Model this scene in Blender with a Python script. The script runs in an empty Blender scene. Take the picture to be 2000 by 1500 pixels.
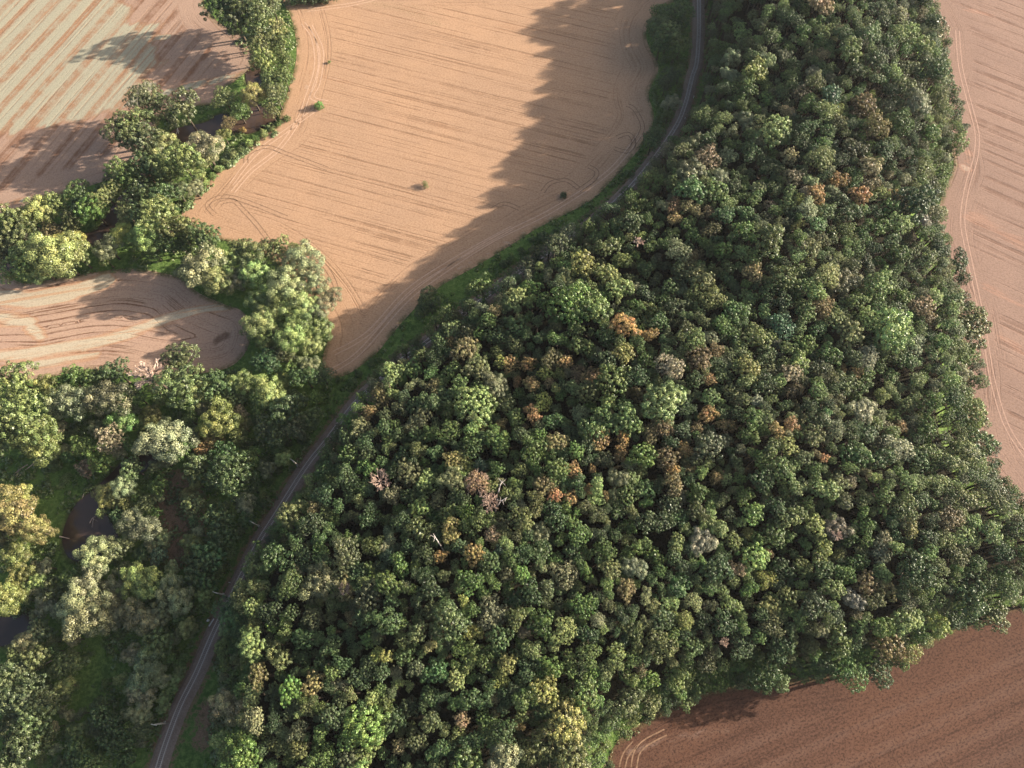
import bpy, bmesh, math, random
import numpy as np
from mathutils import Vector, Matrix
from mathutils.geometry import delaunay_2d_cdt

random.seed(7)
rng = np.random.default_rng(11)
S = bpy.context.scene
C = S.collection
R = math.radians

# ------------------------------------------------------------------ camera, sky, sun, exposure
H, PITCH, F = 290.0, R(21.8), 1351.0          # metres above the fields, tilt from straight down, focal length in photo pixels
cam_d = bpy.data.cameras.new('camera')
cam_d.sensor_width = 36.0
cam_d.lens = 36.0 * F / 2000.0
cam_d.clip_start, cam_d.clip_end = 1.0, 6000.0
cam = bpy.data.objects.new('camera', cam_d)
cam.location = (0, 0, H)
cam.rotation_euler = (PITCH, 0, 0)
C.objects.link(cam)
S.camera = cam

SUN_EL, SUN_AZ = R(17.0), math.atan2(0.22, 0.97)     # sun stands low over the forest side
world = bpy.data.worlds.new('World')
S.world = world
world.use_nodes = True
wn = world.node_tree
bg = wn.nodes['Background']
sky = wn.nodes.new('ShaderNodeTexSky')
sky.sky_type = 'NISHITA'
sky.sun_disc = False
sky.sun_elevation = SUN_EL
sky.sun_rotation = R(90) - SUN_AZ
sky.air_density, sky.dust_density, sky.ozone_density = 1.0, 4.0, 0.6
wn.links.new(sky.outputs[0], bg.inputs[0])
bg.inputs[1].default_value = 0.078
sun_d = bpy.data.lights.new('sun', 'SUN')
sun_d.energy = 5.0
sun_d.angle = R(0.6)
sun_d.color = (1.0, 0.89, 0.745)
sun = bpy.data.objects.new('sun', sun_d)
sd = Vector((math.cos(SUN_EL) * math.cos(SUN_AZ), math.cos(SUN_EL) * math.sin(SUN_AZ), math.sin(SUN_EL)))
sun.rotation_euler = sd.to_track_quat('Z', 'Y').to_euler()
sun.location = (300, 100, 300)
C.objects.link(sun)
S.cycles.diffuse_bounces = 1
S.cycles.max_bounces = 5
S.view_settings.view_transform = 'Standard'
S.view_settings.look = 'None'
S.view_settings.gamma = 1.0
S.view_settings.use_curve_mapping = False
S.view_settings.exposure = 1.66

# ------------------------------------------------------------------ measuring: photo point -> place on the land
ct, st = math.cos(PITCH), math.sin(PITCH)


def unproj(uv, z=0.0):
    uv = np.atleast_2d(np.asarray(uv, float))
    x = (uv[:, 0] - 1000) / F
    y = -(uv[:, 1] - 750) / F
    dy = y * ct + st
    dz = y * st - ct
    t = (np.asarray(z) - H) / dz
    return np.stack([x * t, dy * t], 1)


def proj(p):
    p = np.atleast_2d(np.asarray(p, float))
    x, y, z = p[:, 0], p[:, 1], p[:, 2] - H
    yc = y * ct + z * st
    dc = y * st - z * ct
    return np.stack([1000 + F * x / dc, 750 - F * yc / dc], 1), F / dc


def catmull(P, closed=False, n=6):
    P = np.asarray(P, float)
    m = len(P)
    out = []
    for i in range(m if closed else m - 1):
        if closed:
            a, b, c, d = P[(i - 1) % m], P[i], P[(i + 1) % m], P[(i + 2) % m]
        else:
            a, b, c, d = P[max(i - 1, 0)], P[i], P[i + 1], P[min(i + 2, m - 1)]
        for k in range(n):
            t = k / n
            out.append(0.5 * ((2 * b) + (c - a) * t + (2 * a - 5 * b + 4 * c - d) * t * t + (3 * b - a - 3 * c + d) * t ** 3))
    if not closed:
        out.append(P[-1])
    return np.array(out)


def seg_dist(pts, poly, closed=True):
    pts = np.asarray(pts, float)
    out = np.full(len(pts), 1e9)
    m = len(poly)
    for i in range(m if closed else m - 1):
        a, b = poly[i], poly[(i + 1) % m]
        ab = b - a
        L = max((ab ** 2).sum(), 1e-12)
        t = np.clip(((pts - a) @ ab) / L, 0, 1)
        q = pts - a - t[:, None] * ab
        out = np.minimum(out, (q ** 2).sum(1))
    return np.sqrt(out)


def inside(pts, poly):
    pts = np.asarray(pts, float)
    x, y = pts[:, 0], pts[:, 1]
    r = np.zeros(len(pts), bool)
    m = len(poly)
    for i in range(m):
        (x1, y1), (x2, y2) = poly[i], poly[(i + 1) % m]
        if y1 == y2:
            continue
        c = ((y1 > y) != (y2 > y)) & (x < (x2 - x1) * (y - y1) / (y2 - y1) + x1)
        r ^= c
    return r


def P(s):
    return np.array([[float(v) for v in q.split(',')] for q in s.split()])


_wn = [(rng.uniform(0, 6.28), rng.uniform(0, 6.28)) for _ in range(64)]


def softnoise(xy, wl, k=0):
    """cheap smooth noise in -1..1 from a few crossed waves"""
    xy = np.atleast_2d(xy)
    o = np.zeros(len(xy))
    for i in range(5):
        a, ph = _wn[(k * 5 + i) % 64]
        f = 6.283 / (wl * (0.7 + 0.22 * i))
        o += np.sin((xy[:, 0] * math.cos(a) + xy[:, 1] * math.sin(a)) * f + ph)
    return o / 3.0


# outlines (photo pixels, on the ground)
FOREST_EDGE = P('455,1620 455,1400 470,1300 470,1200 515,1110 575,1010 640,922 672,850 700,804 743,767 795,720 854,678 925,623 1003,565 1076,513 1152,462 1224,404 1270,350 1330,275 1365,215 1395,150 1400,90 1395,0 1395,-120 1390,-280 '
                '1730,-280 1760,-120 1775,20 1800,120 1815,230 1825,320 1800,370 1790,430 1815,500 1835,590 1850,690 1845,780 1850,850 1880,930 1950,1000 2060,1080 2200,1130 2200,1160 2000,1165 1900,1195 1800,1240 1700,1285 1580,1305 1430,1325 1330,1350 1240,1400 1190,1450 1180,1540 1180,1620')
CROWN_EDGE = P('430,1580 425,1400 430,1300 425,1190 480,1100 540,1010 590,940 620,890 645,845 690,795 715,750 735,695 770,680 830,650 855,605 880,590 930,545 980,530 1050,480 1110,440 1150,420 1190,395 1230,360 1290,290 1340,240 1370,180 1385,100 1378,0 1375,-90 1370,-220 '
               '1810,-220 1825,-90 1835,30 1860,80 1855,150 1885,190 1895,250 1880,300 1850,340 1850,380 1850,440 1895,500 1890,560 1920,620 1930,720 1920,790 1945,860 1960,910 2000,960 2090,1030 2090,1175 1990,1200 1900,1240 1830,1260 1790,1300 1710,1340 1620,1330 1500,1355 1430,1350 1380,1370 1300,1400 1250,1430 1210,1460 1190,1580')
FOREST_XY = catmull(unproj(FOREST_EDGE), True, 4)
RIVER = [catmull(unproj(P('500,120 512,140 510,160 505,185 500,200 525,212 539,225 530,240 505,252 487,259 470,258 440,254 420,264 380,284 355,292 335,284 328,262 350,248 400,238 420,225 440,221 455,231 480,234 489,223 487,200 486,180 480,155 480,125')), True, 4),
         catmull(unproj(P('350,270 338,290 300,345 250,405 205,465 160,485 100,500 50,530 -60,520 -60,500 40,500 90,475 150,458 190,445 230,385 280,330 318,275')), True, 4),
         catmull(unproj(P('330,860 300,905 270,925 248,940 228,962 203,985 210,1010 228,1040 224,1068 178,1089 150,1095 131,1086 121,1060 124,1030 143,990 165,968 185,952 215,925 240,900 262,893 285,880 310,850')), True, 4),
         catmull(unproj(P('56,1196 20,1205 -60,1212 -60,1262 10,1262 34,1275 44,1250 62,1222')), True, 4)]
RAIL_PX = P('282,1600 296,1545 311,1490 331,1430 353,1374 384,1312 416,1237 454,1160 501,1065 537,1007 597,912 636,862 690,791 731,752 784,704 842,661 913,607 992,547 1064,497 1138,446 1208,388 1265,325 1318,250 1338,204 1352,150 1361,120 1365,60 1365,0 1364,-80')
RAIL_XY = catmull(unproj(RAIL_PX, 0.7), False, 8)


def hill(xy):
    xy = np.atleast_2d(np.asarray(xy, float))
    d = np.where(inside(xy, FOREST_XY), seg_dist(xy, FOREST_XY), 0.0)
    a = np.clip(d / 18.0, 0, 1)
    b = np.clip((d - 20) / 65.0, 0, 1)
    h = (16.0 + 5.0 * np.clip((xy[:, 1] - 150) / 150, 0, 1) + 5.0 * np.clip((70 - xy[:, 1]) / 60, 0, 1)) * a * a * (3 - 2 * a) + 9.0 * b * b * (3 - 2 * b)
    w = np.clip(d / 30, 0, 1)
    return h + w * (2.4 * softnoise(xy, 70, 1) + 1.3 * softnoise(xy, 38, 2))


def carve(xy):
    z = np.zeros(len(xy))
    for rv in RIVER:
        dd = seg_dist(xy, rv)
        ins = inside(xy, rv)
        z = np.minimum(z, np.where(ins, -0.7 - np.clip(dd / 3, 0, 1) * 1.3, -0.7 * np.clip(1 - dd / 3.0, 0, 1)))
    return z


# ------------------------------------------------------------------ helpers for objects
def link(o, parent=None):
    C.objects.link(o)
    if parent is not None:
        o.parent = parent
    return o


def tag(o, label=None, cat=None, group=None, kind=None):
    for k, v in (('label', label), ('category', cat), ('group', group), ('kind', kind)):
        if v:
            o[k] = v
    return o


def mesh_np(name, verts, faces, mat=None, smooth=False):
    me = bpy.data.meshes.new(name)
    me.from_pydata([tuple(v) for v in verts], [], [tuple(int(i) for i in f) for f in faces])
    if mat:
        me.materials.append(mat)
    if smooth:
        me.shade_smooth()
    return me


def obj(name, me, parent=None):
    return link(bpy.data.objects.new(name, me), parent)


def empty(name, loc, rz=0.0):
    o = bpy.data.objects.new(name, None)
    o.empty_display_size = 0.5
    o.location = loc
    o.rotation_euler = (0, 0, rz)
    return link(o)


def fattr(me, name, vals):
    a = me.attributes.new(name, 'FLOAT', 'POINT')
    a.data.foreach_set('value', np.asarray(vals, np.float32))


class MB:
    def __init__(s):
        s.v, s.f = [], []

    def add(s, v, f):
        n = len(s.v)
        s.v += [tuple(p) for p in v]
        s.f += [tuple(i + n for i in q) for q in f]

    def box(s, c, size, M=None):
        x, y, z = (k / 2 for k in size)
        v = [Vector((a * x, b * y, d * z)) for a in (-1, 1) for b in (-1, 1) for d in (-1, 1)]
        if M is not None:
            v = [M @ q for q in v]
        c = Vector(c)
        s.add([q + c for q in v], [(0, 1, 3, 2), (4, 6, 7, 5), (0, 4, 5, 1), (2, 3, 7, 6), (0, 2, 6, 4), (1, 5, 7, 3)])

    def tube(s, a, b, ra, rb, n=5):
        a, b = Vector(a), Vector(b)
        d = (b - a)
        if d.length < 1e-6:
            return
        d.normalize()
        u = d.orthogonal().normalized()
        w = d.cross(u)
        v = []
        for p, r in ((a, ra), (b, rb)):
            for k in range(n):
                t = 6.2832 * k / n
                v.append(p + (u * math.cos(t) + w * math.sin(t)) * r)
        f = [(k, (k + 1) % n, n + (k + 1) % n, n + k) for k in range(n)]
        f += [tuple(range(n - 1, -1, -1)), tuple(range(n, 2 * n))]
        s.add(v, f)

    def mesh(s, name, mat, smooth=False):
        return mesh_np(name, s.v, s.f, mat, smooth)


# ------------------------------------------------------------------ node helpers
class NT:
    def __init__(s, name):
        s.m = bpy.data.materials.new(name)
        s.m.use_nodes = True
        s.t = s.m.node_tree
        s.b = s.t.nodes['Principled BSDF']
        s.out = s.t.nodes['Material Output']

    def n(s, typ, **kw):
        x = s.t.nodes.new(typ)
        for k, v in kw.items():
            setattr(x, k, v)
        return x

    def l(s, a, b):
        s.t.links.new(a, b)

    def setin(s, sock, v):
        if isinstance(v, bpy.types.NodeSocket):
            s.l(v, sock)
        elif isinstance(v, (tuple, list)) and len(v) == 3 and sock.type == 'RGBA':
            sock.default_value = (*v, 1)
        else:
            sock.default_value = v

    def math(s, op, a, b=0.0, clamp=False):
        x = s.n('ShaderNodeMath', operation=op, use_clamp=clamp)
        s.setin(x.inputs[0], a)
        s.setin(x.inputs[1], b)
        return x.outputs[0]

    def mix(s, f, a, b, blend='MIX'):
        x = s.n('ShaderNodeMix', data_type='RGBA', blend_type=blend)
        s.setin(x.inputs[0], f)
        s.setin(x.inputs[6], a)
        s.setin(x.inputs[7], b)
        return x.outputs[2]

    def ramp(s, v, lo, hi, a=0.0, b=1.0):
        x = s.n('ShaderNodeMapRange', interpolation_type='SMOOTHSTEP')
        s.setin(x.inputs[0], v)
        for i, q in enumerate((lo, hi, a, b)):
            s.setin(x.inputs[i + 1], q)
        return x.outputs[0]

    def attr(s, name, typ='GEOMETRY', out='Fac'):
        x = s.n('ShaderNodeAttribute', attribute_name=name, attribute_type=typ)
        return x.outputs[out]

    def pos(s):
        return s.n('ShaderNodeNewGeometry').outputs['Position']

    def mapped(s, vec, rot=0.0, scale=(1, 1, 1), loc=(0, 0, 0)):
        # two steps: turn first, then stretch along the turned axes
        a = s.n('ShaderNodeMapping', vector_type='POINT')
        a.inputs['Rotation'].default_value = (0, 0, -rot)
        s.l(vec, a.inputs[0])
        b = s.n('ShaderNodeMapping', vector_type='POINT')
        b.inputs['Scale'].default_value = scale
        b.inputs['Location'].default_value = loc
        s.l(a.outputs[0], b.inputs[0])
        return b.outputs[0]

    def noise(s, vec, scale, detail=3.0, rough=0.55, dist=0.0):
        x = s.n('ShaderNodeTexNoise')
        if vec is not None:
            s.l(vec, x.inputs['Vector'])
        x.inputs['Scale'].default_value = scale
        x.inputs['Detail'].default_value = detail
        x.inputs['Roughness'].default_value = rough
        x.inputs['Distortion'].default_value = dist
        return x.outputs[0]

    def bump(s, h, strength=0.3, dist=0.2):
        x = s.n('ShaderNodeBump')
        x.inputs['Strength'].default_value = strength
        x.inputs['Distance'].default_value = dist
        s.l(h, x.inputs['Height'])
        s.l(x.outputs[0], s.b.inputs['Normal'])

    def finish(s, col, rough=0.9, spec=0.2):
        s.setin(s.b.inputs['Base Color'], col)
        s.setin(s.b.inputs['Roughness'], rough)
        s.b.inputs['Specular IOR Level'].default_value = spec
        return s.m


def plain(name, col, rough=0.8, metal=0.0, var=0.25, scale=1.5):
    t = NT(name)
    nz = t.noise(t.n('ShaderNodeTexCoord').outputs['Object'], scale, 4)
    c = t.mix(t.ramp(nz, 0.3, 0.7), tuple(k * (1 - var) for k in col), tuple(min(1, k * (1 + var)) for k in col))
    t.b.inputs['Metallic'].default_value = metal
    return t.finish(c, rough)


# ------------------------------------------------------------------ materials of the land
def ground_mat():
    t = NT('ground_grass_and_leaf_litter')
    p = t.pos()
    n1 = t.noise(p, 0.05, 5, 0.6)
    n2 = t.noise(p, 0.55, 5, 0.65)
    n3 = t.noise(p, 2.4, 3, 0.6)
    g = t.mix(t.ramp(n1, 0.35, 0.65), (0.050, 0.092, 0.022), (0.090, 0.150, 0.036))
    g = t.mix(t.ramp(n2, 0.42, 0.60, 0, 0.9), g, (0.13, 0.195, 0.052))
    g = t.mix(t.ramp(n3, 0.5, 0.72, 0, 0.6), g, (0.020, 0.036, 0.011))
    g = t.mix(t.ramp(n2, 0.62, 0.75, 0, 0.35), g, (0.085, 0.075, 0.03))
    dry = t.mix(t.ramp(n3, 0.35, 0.65), (0.14, 0.082, 0.056), (0.24, 0.155, 0.10))
    dry = t.mix(t.ramp(n2, 0.5, 0.66, 0, 0.6), dry, (0.05, 0.058, 0.02))
    c = t.mix(t.ramp(t.math('ADD', t.attr('dry'), t.math('MULTIPLY', t.math('SUBTRACT', n2, 0.5), 2.6)), 0.3, 0.75), g, dry)
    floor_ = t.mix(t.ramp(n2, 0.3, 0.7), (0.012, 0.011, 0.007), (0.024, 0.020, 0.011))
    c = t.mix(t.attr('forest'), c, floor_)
    mud = t.mix(n2, (0.045, 0.032, 0.02), (0.07, 0.05, 0.03))
    c = t.mix(t.attr('bank'), c, mud)
    t.bump(t.math('ADD', n2, t.math('MULTIPLY', n3, 0.5)), 0.9, 0.5)
    return t.finish(c, 0.95, 0.1)


def field_mat(name, a, b, line, pale, pale_line, row, row_gap=2.2, line_str=0.6, head=26.0, broad=None, speck=0.25, fan=0.0, weeds=(0.12, 0.13, 0.05)):
    """bare or stubble field: drilled rows along ROW (angle), headland rounds that follow the edge, straw patches and painted sun patches, clods"""
    t = NT(name)
    p = t.pos()
    edge = t.attr('edge')
    big = t.noise(p, 0.02, 4, 0.6)
    mid = t.noise(p, 0.16, 4, 0.65)
    fine = t.noise(p, 1.3, 3, 0.7)
    c = t.mix(t.ramp(big, 0.35, 0.65), a, b)
    c = t.mix(t.ramp(mid, 0.4, 0.75, 0, 0.35), c, tuple(k * 0.78 for k in a))
    # rows inside
    rv = t.mapped(p, row, (0.006, 1.0 / row_gap, 1.0))
    rn = t.noise(rv, 1.0, 4, 0.6, 0.25)
    rv2 = t.mapped(p, row + R(1.2), (0.02, 0.16, 1.0), (3, 7, 0))
    rn2 = t.noise(rv2, 1.0, 3, 0.6, 0.2)
    rows = t.math('MULTIPLY', t.ramp(rn, 0.49, 0.62), t.ramp(rn2, 0.34, 0.56, 0.25, 1.0))
    # headland rounds
    cx = t.n('ShaderNodeCombineXYZ')
    t.l(t.math('MULTIPLY', edge, 0.55), cx.inputs[0])
    t.l(t.math('MULTIPLY', t.noise(p, 0.02, 1), 2.0), cx.inputs[1])
    hn = t.noise(cx.outputs[0], 1.0, 4, 0.65, 0.15)
    rounds = t.ramp(hn, 0.52, 0.62)
    w = t.ramp(t.math('ADD', edge, t.math('MULTIPLY', t.math('SUBTRACT', mid, 0.5), 12.0)), head - 4, head + 4)
    lines = t.math('ADD', t.math('MULTIPLY', rows, w), t.math('MULTIPLY', t.math('MULTIPLY', rounds, t.math('SUBTRACT', 1.0, w)), 0.75 + fan))
    brk = t.ramp(mid, 0.3, 0.55, 0.35, 1.0)
    lines = t.math('MULTIPLY', lines, brk)
    c = t.mix(t.math('MULTIPLY', lines, line_str), c, line)
    if broad:
        gap, col, strength = broad
        bv = t.mapped(p, row, (0.004, 1.0 / gap, 1.0))
        wv = t.n('ShaderNodeTexWave', wave_type='BANDS', bands_direction='Y')
        t.l(bv, wv.inputs['Vector'])
        wv.inputs['Scale'].default_value = 0.314
        wv.inputs['Distortion'].default_value = 1.2
        wv.inputs['Detail'].default_value = 3.0
        wv.inputs['Detail Scale'].default_value = 2.5
        br = t.math('MULTIPLY', t.ramp(wv.outputs['Fac'], 0.52, 0.84), t.ramp(t.math('ADD', mid, rn), 0.75, 1.15, 0.2, 1.0))
        c = t.mix(t.math('MULTIPLY', br, t.math('MULTIPLY', strength, w)), c, col)
    # straw patches and painted sun patches, ragged ends along the rows
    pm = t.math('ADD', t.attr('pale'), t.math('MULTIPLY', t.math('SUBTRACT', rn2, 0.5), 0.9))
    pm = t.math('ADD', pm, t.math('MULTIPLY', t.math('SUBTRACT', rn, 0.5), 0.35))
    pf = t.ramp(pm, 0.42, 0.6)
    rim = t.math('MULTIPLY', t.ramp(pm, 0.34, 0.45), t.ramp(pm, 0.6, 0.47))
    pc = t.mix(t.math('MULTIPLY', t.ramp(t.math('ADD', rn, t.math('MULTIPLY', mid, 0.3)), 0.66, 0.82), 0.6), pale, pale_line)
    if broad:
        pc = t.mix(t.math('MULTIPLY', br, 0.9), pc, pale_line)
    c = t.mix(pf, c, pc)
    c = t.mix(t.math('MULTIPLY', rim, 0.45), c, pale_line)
    # darker spots and weeds
    c = t.mix(t.ramp(t.math('ADD', t.attr('dark'), t.math('MULTIPLY', t.math('SUBTRACT', mid, 0.5), 0.8)), 0.35, 0.8, 0, 0.75), c, tuple(k * 0.62 for k in line))
    c = t.mix(t.ramp(t.math('ADD', t.attr('weed'), t.math('MULTIPLY', t.math('SUBTRACT', fine, 0.5), 1.4)), 0.5, 0.85, 0, 0.7), c, weeds)
    c = t.mix(t.math('MULTIPLY', t.ramp(edge, 3.0, 0.2), t.ramp(mid, 0.35, 0.6)), c, (0.12, 0.11, 0.045))
    # clods
    clod = t.noise(t.mapped(p, row, (0.75, 1.0, 1.0)), 1.35, 4, 0.8)
    c = t.mix(t.ramp(clod, 0.48, 0.62, 0, speck), c, tuple(k * 0.7 for k in line))
    c = t.mix(t.ramp(clod, 0.47, 0.36, 0, speck * 0.9), c, tuple(min(1, k * 1.35) for k in a))
    c = t.mix(t.ramp(fine, 0.55, 0.75, 0, speck), c, tuple(k * 0.6 for k in line))
    c = t.mix(t.ramp(fine, 0.45, 0.25, 0, speck * 0.8), c, tuple(min(1, k * 1.25) for k in a))
    t.bump(t.math('SUBTRACT', t.math('MULTIPLY', fine, 0.6), t.math('MULTIPLY', lines, 0.8)), 0.5, 0.25)
    return t.finish(c, 0.95, 0.1)


def water_mat():
    t = NT('river_water')
    p = t.pos()
    n = t.noise(p, 0.06, 3)
    c = t.mix(t.ramp(n, 0.35, 0.65), (0.032, 0.022, 0.018), (0.075, 0.046, 0.032))
    t.bump(t.noise(p, 0.8, 3), 0.06, 0.1)
    return t.finish(c, 0.12, 0.5)


def leaf_mat():
    t = NT('leaves')
    a = t.attr('tint', 'INSTANCER', 'Color')
    b = t.attr('tint_tip', 'INSTANCER', 'Color')
    v = t.attr('vary')
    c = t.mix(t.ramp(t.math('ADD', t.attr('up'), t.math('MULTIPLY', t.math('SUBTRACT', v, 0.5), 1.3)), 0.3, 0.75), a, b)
    hsv = t.n('ShaderNodeHueSaturation')
    t.l(c, hsv.inputs['Color'])
    t.l(t.ramp(t.attr('vary_hue'), 0, 1, 0.475, 0.522), hsv.inputs['Hue'])
    t.l(t.math('ADD', 0.5, t.math('MULTIPLY', v, 1.0)), hsv.inputs['Value'])
    col = hsv.outputs[0]
    t.finish(col, 0.46, 0.5)
    tr = t.n('ShaderNodeBsdfTranslucent')
    t.l(t.mix(0.5, col, (0.10, 0.12, 0.02), 'ADD') if False else col, tr.inputs['Color'])
    mx = t.n('ShaderNodeMixShader')
    mx.inputs[0].default_value = 0.09
    t.l(t.b.outputs[0], mx.inputs[1])
    t.l(tr.outputs[0], mx.inputs[2])
    t.l(mx.outputs[0], t.out.inputs['Surface'])
    return t.m


def ballast_mat():
    t = NT('railway_ballast')
    p = t.pos()
    f = t.noise(p, 3.0, 4, 0.7)
    m = t.noise(p, 0.25, 3)
    c = t.mix(t.ramp(f, 0.3, 0.7), (0.135, 0.098, 0.076), (0.28, 0.212, 0.172))
    c = t.mix(t.ramp(m, 0.4, 0.7, 0, 0.5), c, (0.15, 0.10, 0.075))
    t.bump(f, 0.8, 0.15)
    return t.finish(c, 0.95, 0.1)


M_GROUND, M_WATER, M_LEAF, M_BALLAST = ground_mat(), water_mat(), leaf_mat(), ballast_mat()
M_BARK = plain('bark', (0.085, 0.065, 0.048), 0.9, 0, 0.35, 3)
M_DEADWOOD = plain('bleached_dead_wood', (0.50, 0.37, 0.30), 0.85, 0, 0.3, 2)
M_TWIG = plain('bare_twigs', (0.40, 0.29, 0.23), 0.85, 0, 0.3, 2)
M_WHITEWOOD = plain('white_broken_wood', (0.58, 0.52, 0.48), 0.8, 0, 0.2, 2)
M_STEEL = plain('rail_steel', (0.60, 0.53, 0.47), 0.45, 0.2, 0.1)
M_CONCRETE = plain('sleeper_concrete', (0.34, 0.29, 0.26), 0.9, 0, 0.3, 1)
M_POLE = plain('weathered_pole', (0.52, 0.46, 0.38), 0.8, 0, 0.15, 1)
M_PORC = plain('insulator_porcelain', (0.6, 0.6, 0.58), 0.35, 0, 0.05)
M_PAINT = plain('pale_grey_paint', (0.55, 0.53, 0.5), 0.6, 0, 0.1)


def row_angle(a, b):
    q = unproj([a, b])
    d = q[1] - q[0]
    return math.atan2(d[1], d[0])


# ------------------------------------------------------------------ ground
def make_ground():
    near_x = np.arange(-400, 420.1, 2.0)
    near_y = np.arange(-90, 440.1, 2.0)
    far = np.array([30., 80, 180, 400, 900, 2000])
    xs = np.concatenate([(-400 - far)[::-1], near_x, 420 + far])
    ys = np.concatenate([(-90 - far)[::-1], near_y, 440 + far])
    X, Y = np.meshgrid(xs, ys)
    xy = np.stack([X.ravel(), Y.ravel()], 1)
    z = hill(xy) + carve(xy)
    nx, ny = len(xs), len(ys)
    idx = np.arange(nx * ny).reshape(ny, nx)
    f = np.stack([idx[:-1, :-1], idx[:-1, 1:], idx[1:, 1:], idx[1:, :-1]], -1).reshape(-1, 4)
    me = bpy.data.meshes.new('ground')
    me.vertices.add(len(xy))
    me.vertices.foreach_set('co', np.column_stack([xy, z]).astype(np.float32).ravel())
    me.loops.add(f.size)
    me.loops.foreach_set('vertex_index', f.ravel().astype(np.int32))
    me.polygons.add(len(f))
    me.polygons.foreach_set('loop_start', (np.arange(len(f)) * 4).astype(np.int32))
    me.polygons.foreach_set('loop_total', np.full(len(f), 4, np.int32))
    me.update(calc_edges=True)
    me.materials.append(M_GROUND)
    me.shade_smooth()
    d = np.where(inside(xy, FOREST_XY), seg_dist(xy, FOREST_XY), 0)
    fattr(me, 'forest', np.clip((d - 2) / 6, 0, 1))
    rd = seg_dist(xy, RAIL_XY, False)
    dry = 0.62 * np.clip(1 - (rd - 4.5) / 2.5, 0, 1)
    for u, v, r, k in ((348, 985, 11, 1.0), (352, 1030, 11, 1.0), (350, 1075, 8, .9), (342, 945, 7, .8), (408, 1395, 5.5, .85), (398, 1440, 5, .8), (425, 1385, 4, .6)):
        c = unproj([(u, v)])[0]
        q = np.sqrt(((xy - c) ** 2).sum(1))
        dry = np.maximum(dry, k * np.clip(1.5 - q / r, 0, 1))
    fattr(me, 'dry', dry)
    bank = np.zeros(len(xy))
    for rv in RIVER:
        dd = np.where(inside(xy, rv), 0, seg_dist(xy, rv))
        bank = np.maximum(bank, np.clip(1 - dd / 1.5, 0, 1))
    fattr(me, 'bank', bank)
    o = obj('ground', me)
    return tag(o, kind='structure')


make_ground()


# ------------------------------------------------------------------ fields
LOOPS = []


def field(name, px, mat, step=2.0, pale=(), dark=(), weed=(), sunlit_poly=None, z=0.06):
    loop = catmull(unproj(P(px)), True, 5)
    LOOPS.append(loop)
    lo, hi = loop.min(0), loop.max(0)
    gx, gy = np.meshgrid(np.arange(lo[0], hi[0], step), np.arange(lo[1], hi[1], step))
    g = np.stack([gx.ravel(), gy.ravel()], 1) + rng.uniform(-.25, .25, (gx.size, 2)) * step
    g = g[inside(g, loop)]
    g = g[seg_dist(g, loop) > step * 0.5]
    pts = np.concatenate([loop, g])
    r = delaunay_2d_cdt([Vector(q) for q in pts], [], [list(range(len(loop)))], 1, 1e-4)
    v = np.array([tuple(q) for q in r[0]])
    tris = [tuple(t) for t in r[2]]
    zz = hill(v) + z
    me = mesh_np(name, np.column_stack([v, zz]), tris, mat, True)
    if me.polygons[0].normal.z < 0:
        me.flip_normals()
    fattr(me, 'edge', seg_dist(v, loop))

    def strokes(lst):
        a = np.zeros(len(v))
        for pxs, wdt, k in lst:
            q = unproj(P(pxs))
            dd = seg_dist(v, q if len(q) > 1 else np.vstack([q, q + 0.01]), False)
            a = np.maximum(a, k * np.clip(1.0 - dd / wdt, 0, 1) ** 0.7)
        return a
    pl = strokes(pale)
    if sunlit_poly:
        q = unproj(P(sunlit_poly))
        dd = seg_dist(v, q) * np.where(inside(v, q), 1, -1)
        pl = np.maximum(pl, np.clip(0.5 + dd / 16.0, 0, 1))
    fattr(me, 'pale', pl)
    fattr(me, 'dark', strokes(dark))
    fattr(me, 'weed', strokes(weed))
    return tag(obj(name, me), kind='structure')


TAN_A, TAN_B, TAN_L = (0.375, 0.238, 0.152), (0.42, 0.262, 0.162), (0.225, 0.130, 0.078)
field('tan_field',
      '548,-30 556,10 568,32 578,75 578,120 562,180 548,220 542,245 515,262 480,285 440,318 400,362 362,405 356,425 378,448 440,470 520,500 590,560 640,640 630,700 640,728 655,738 688,726 735,690 760,660 805,608 856,562 930,520 1002,476 1055,443 1150,394 1195,352 1247,293 1268,260 1277,224 1267,182 1286,133 1265,85 1264,52 1284,22 1288,-30',
      field_mat('tan_stubble', TAN_A, TAN_B, TAN_L, (0.46, 0.34, 0.255), (0.34, 0.19, 0.11), row_angle((621, 150), (985, 241)), 1.6, 0.8, 20, speck=0.36),
      2.0,
      pale=[('680,600 800,540 880,520', 5, .45), ('790,30 930,60 1060,40', 20, .38), ('640,150 760,190', 16, .34), ('860,250 1000,290', 14, .34), ('935,505 1010,462 1080,425', 4, .55), ('850,545 935,505', 3, .5), ('600,40 612,120 590,200', 3, .45), ('860,60 920,80', 6, .4), ('1000,400 1060,420', 7, .4), ('740,100 760,105', 5, .35)],
      dark=[('1238,262 1240,275 1225,292', 3, .6), ('1255,215 1235,222', 3, .6), ('1090,356 1110,365', 3, .4)],
      weed=[('720,5 790,20 850,45', 12, .55), ('780,8 860,20', 9, .5), ('840,45 860,50', 5, .6), ('1035,90 1060,75', 6, .35), ('1150,305 1156,310', 2, .6), ('640,560 660,560', 3, .2)])
SUNLIT_STRAW = (0.315, 0.30, 0.222)  # stubble tone for sunlit ground; the pinker base colours stand in for tree shade
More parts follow.
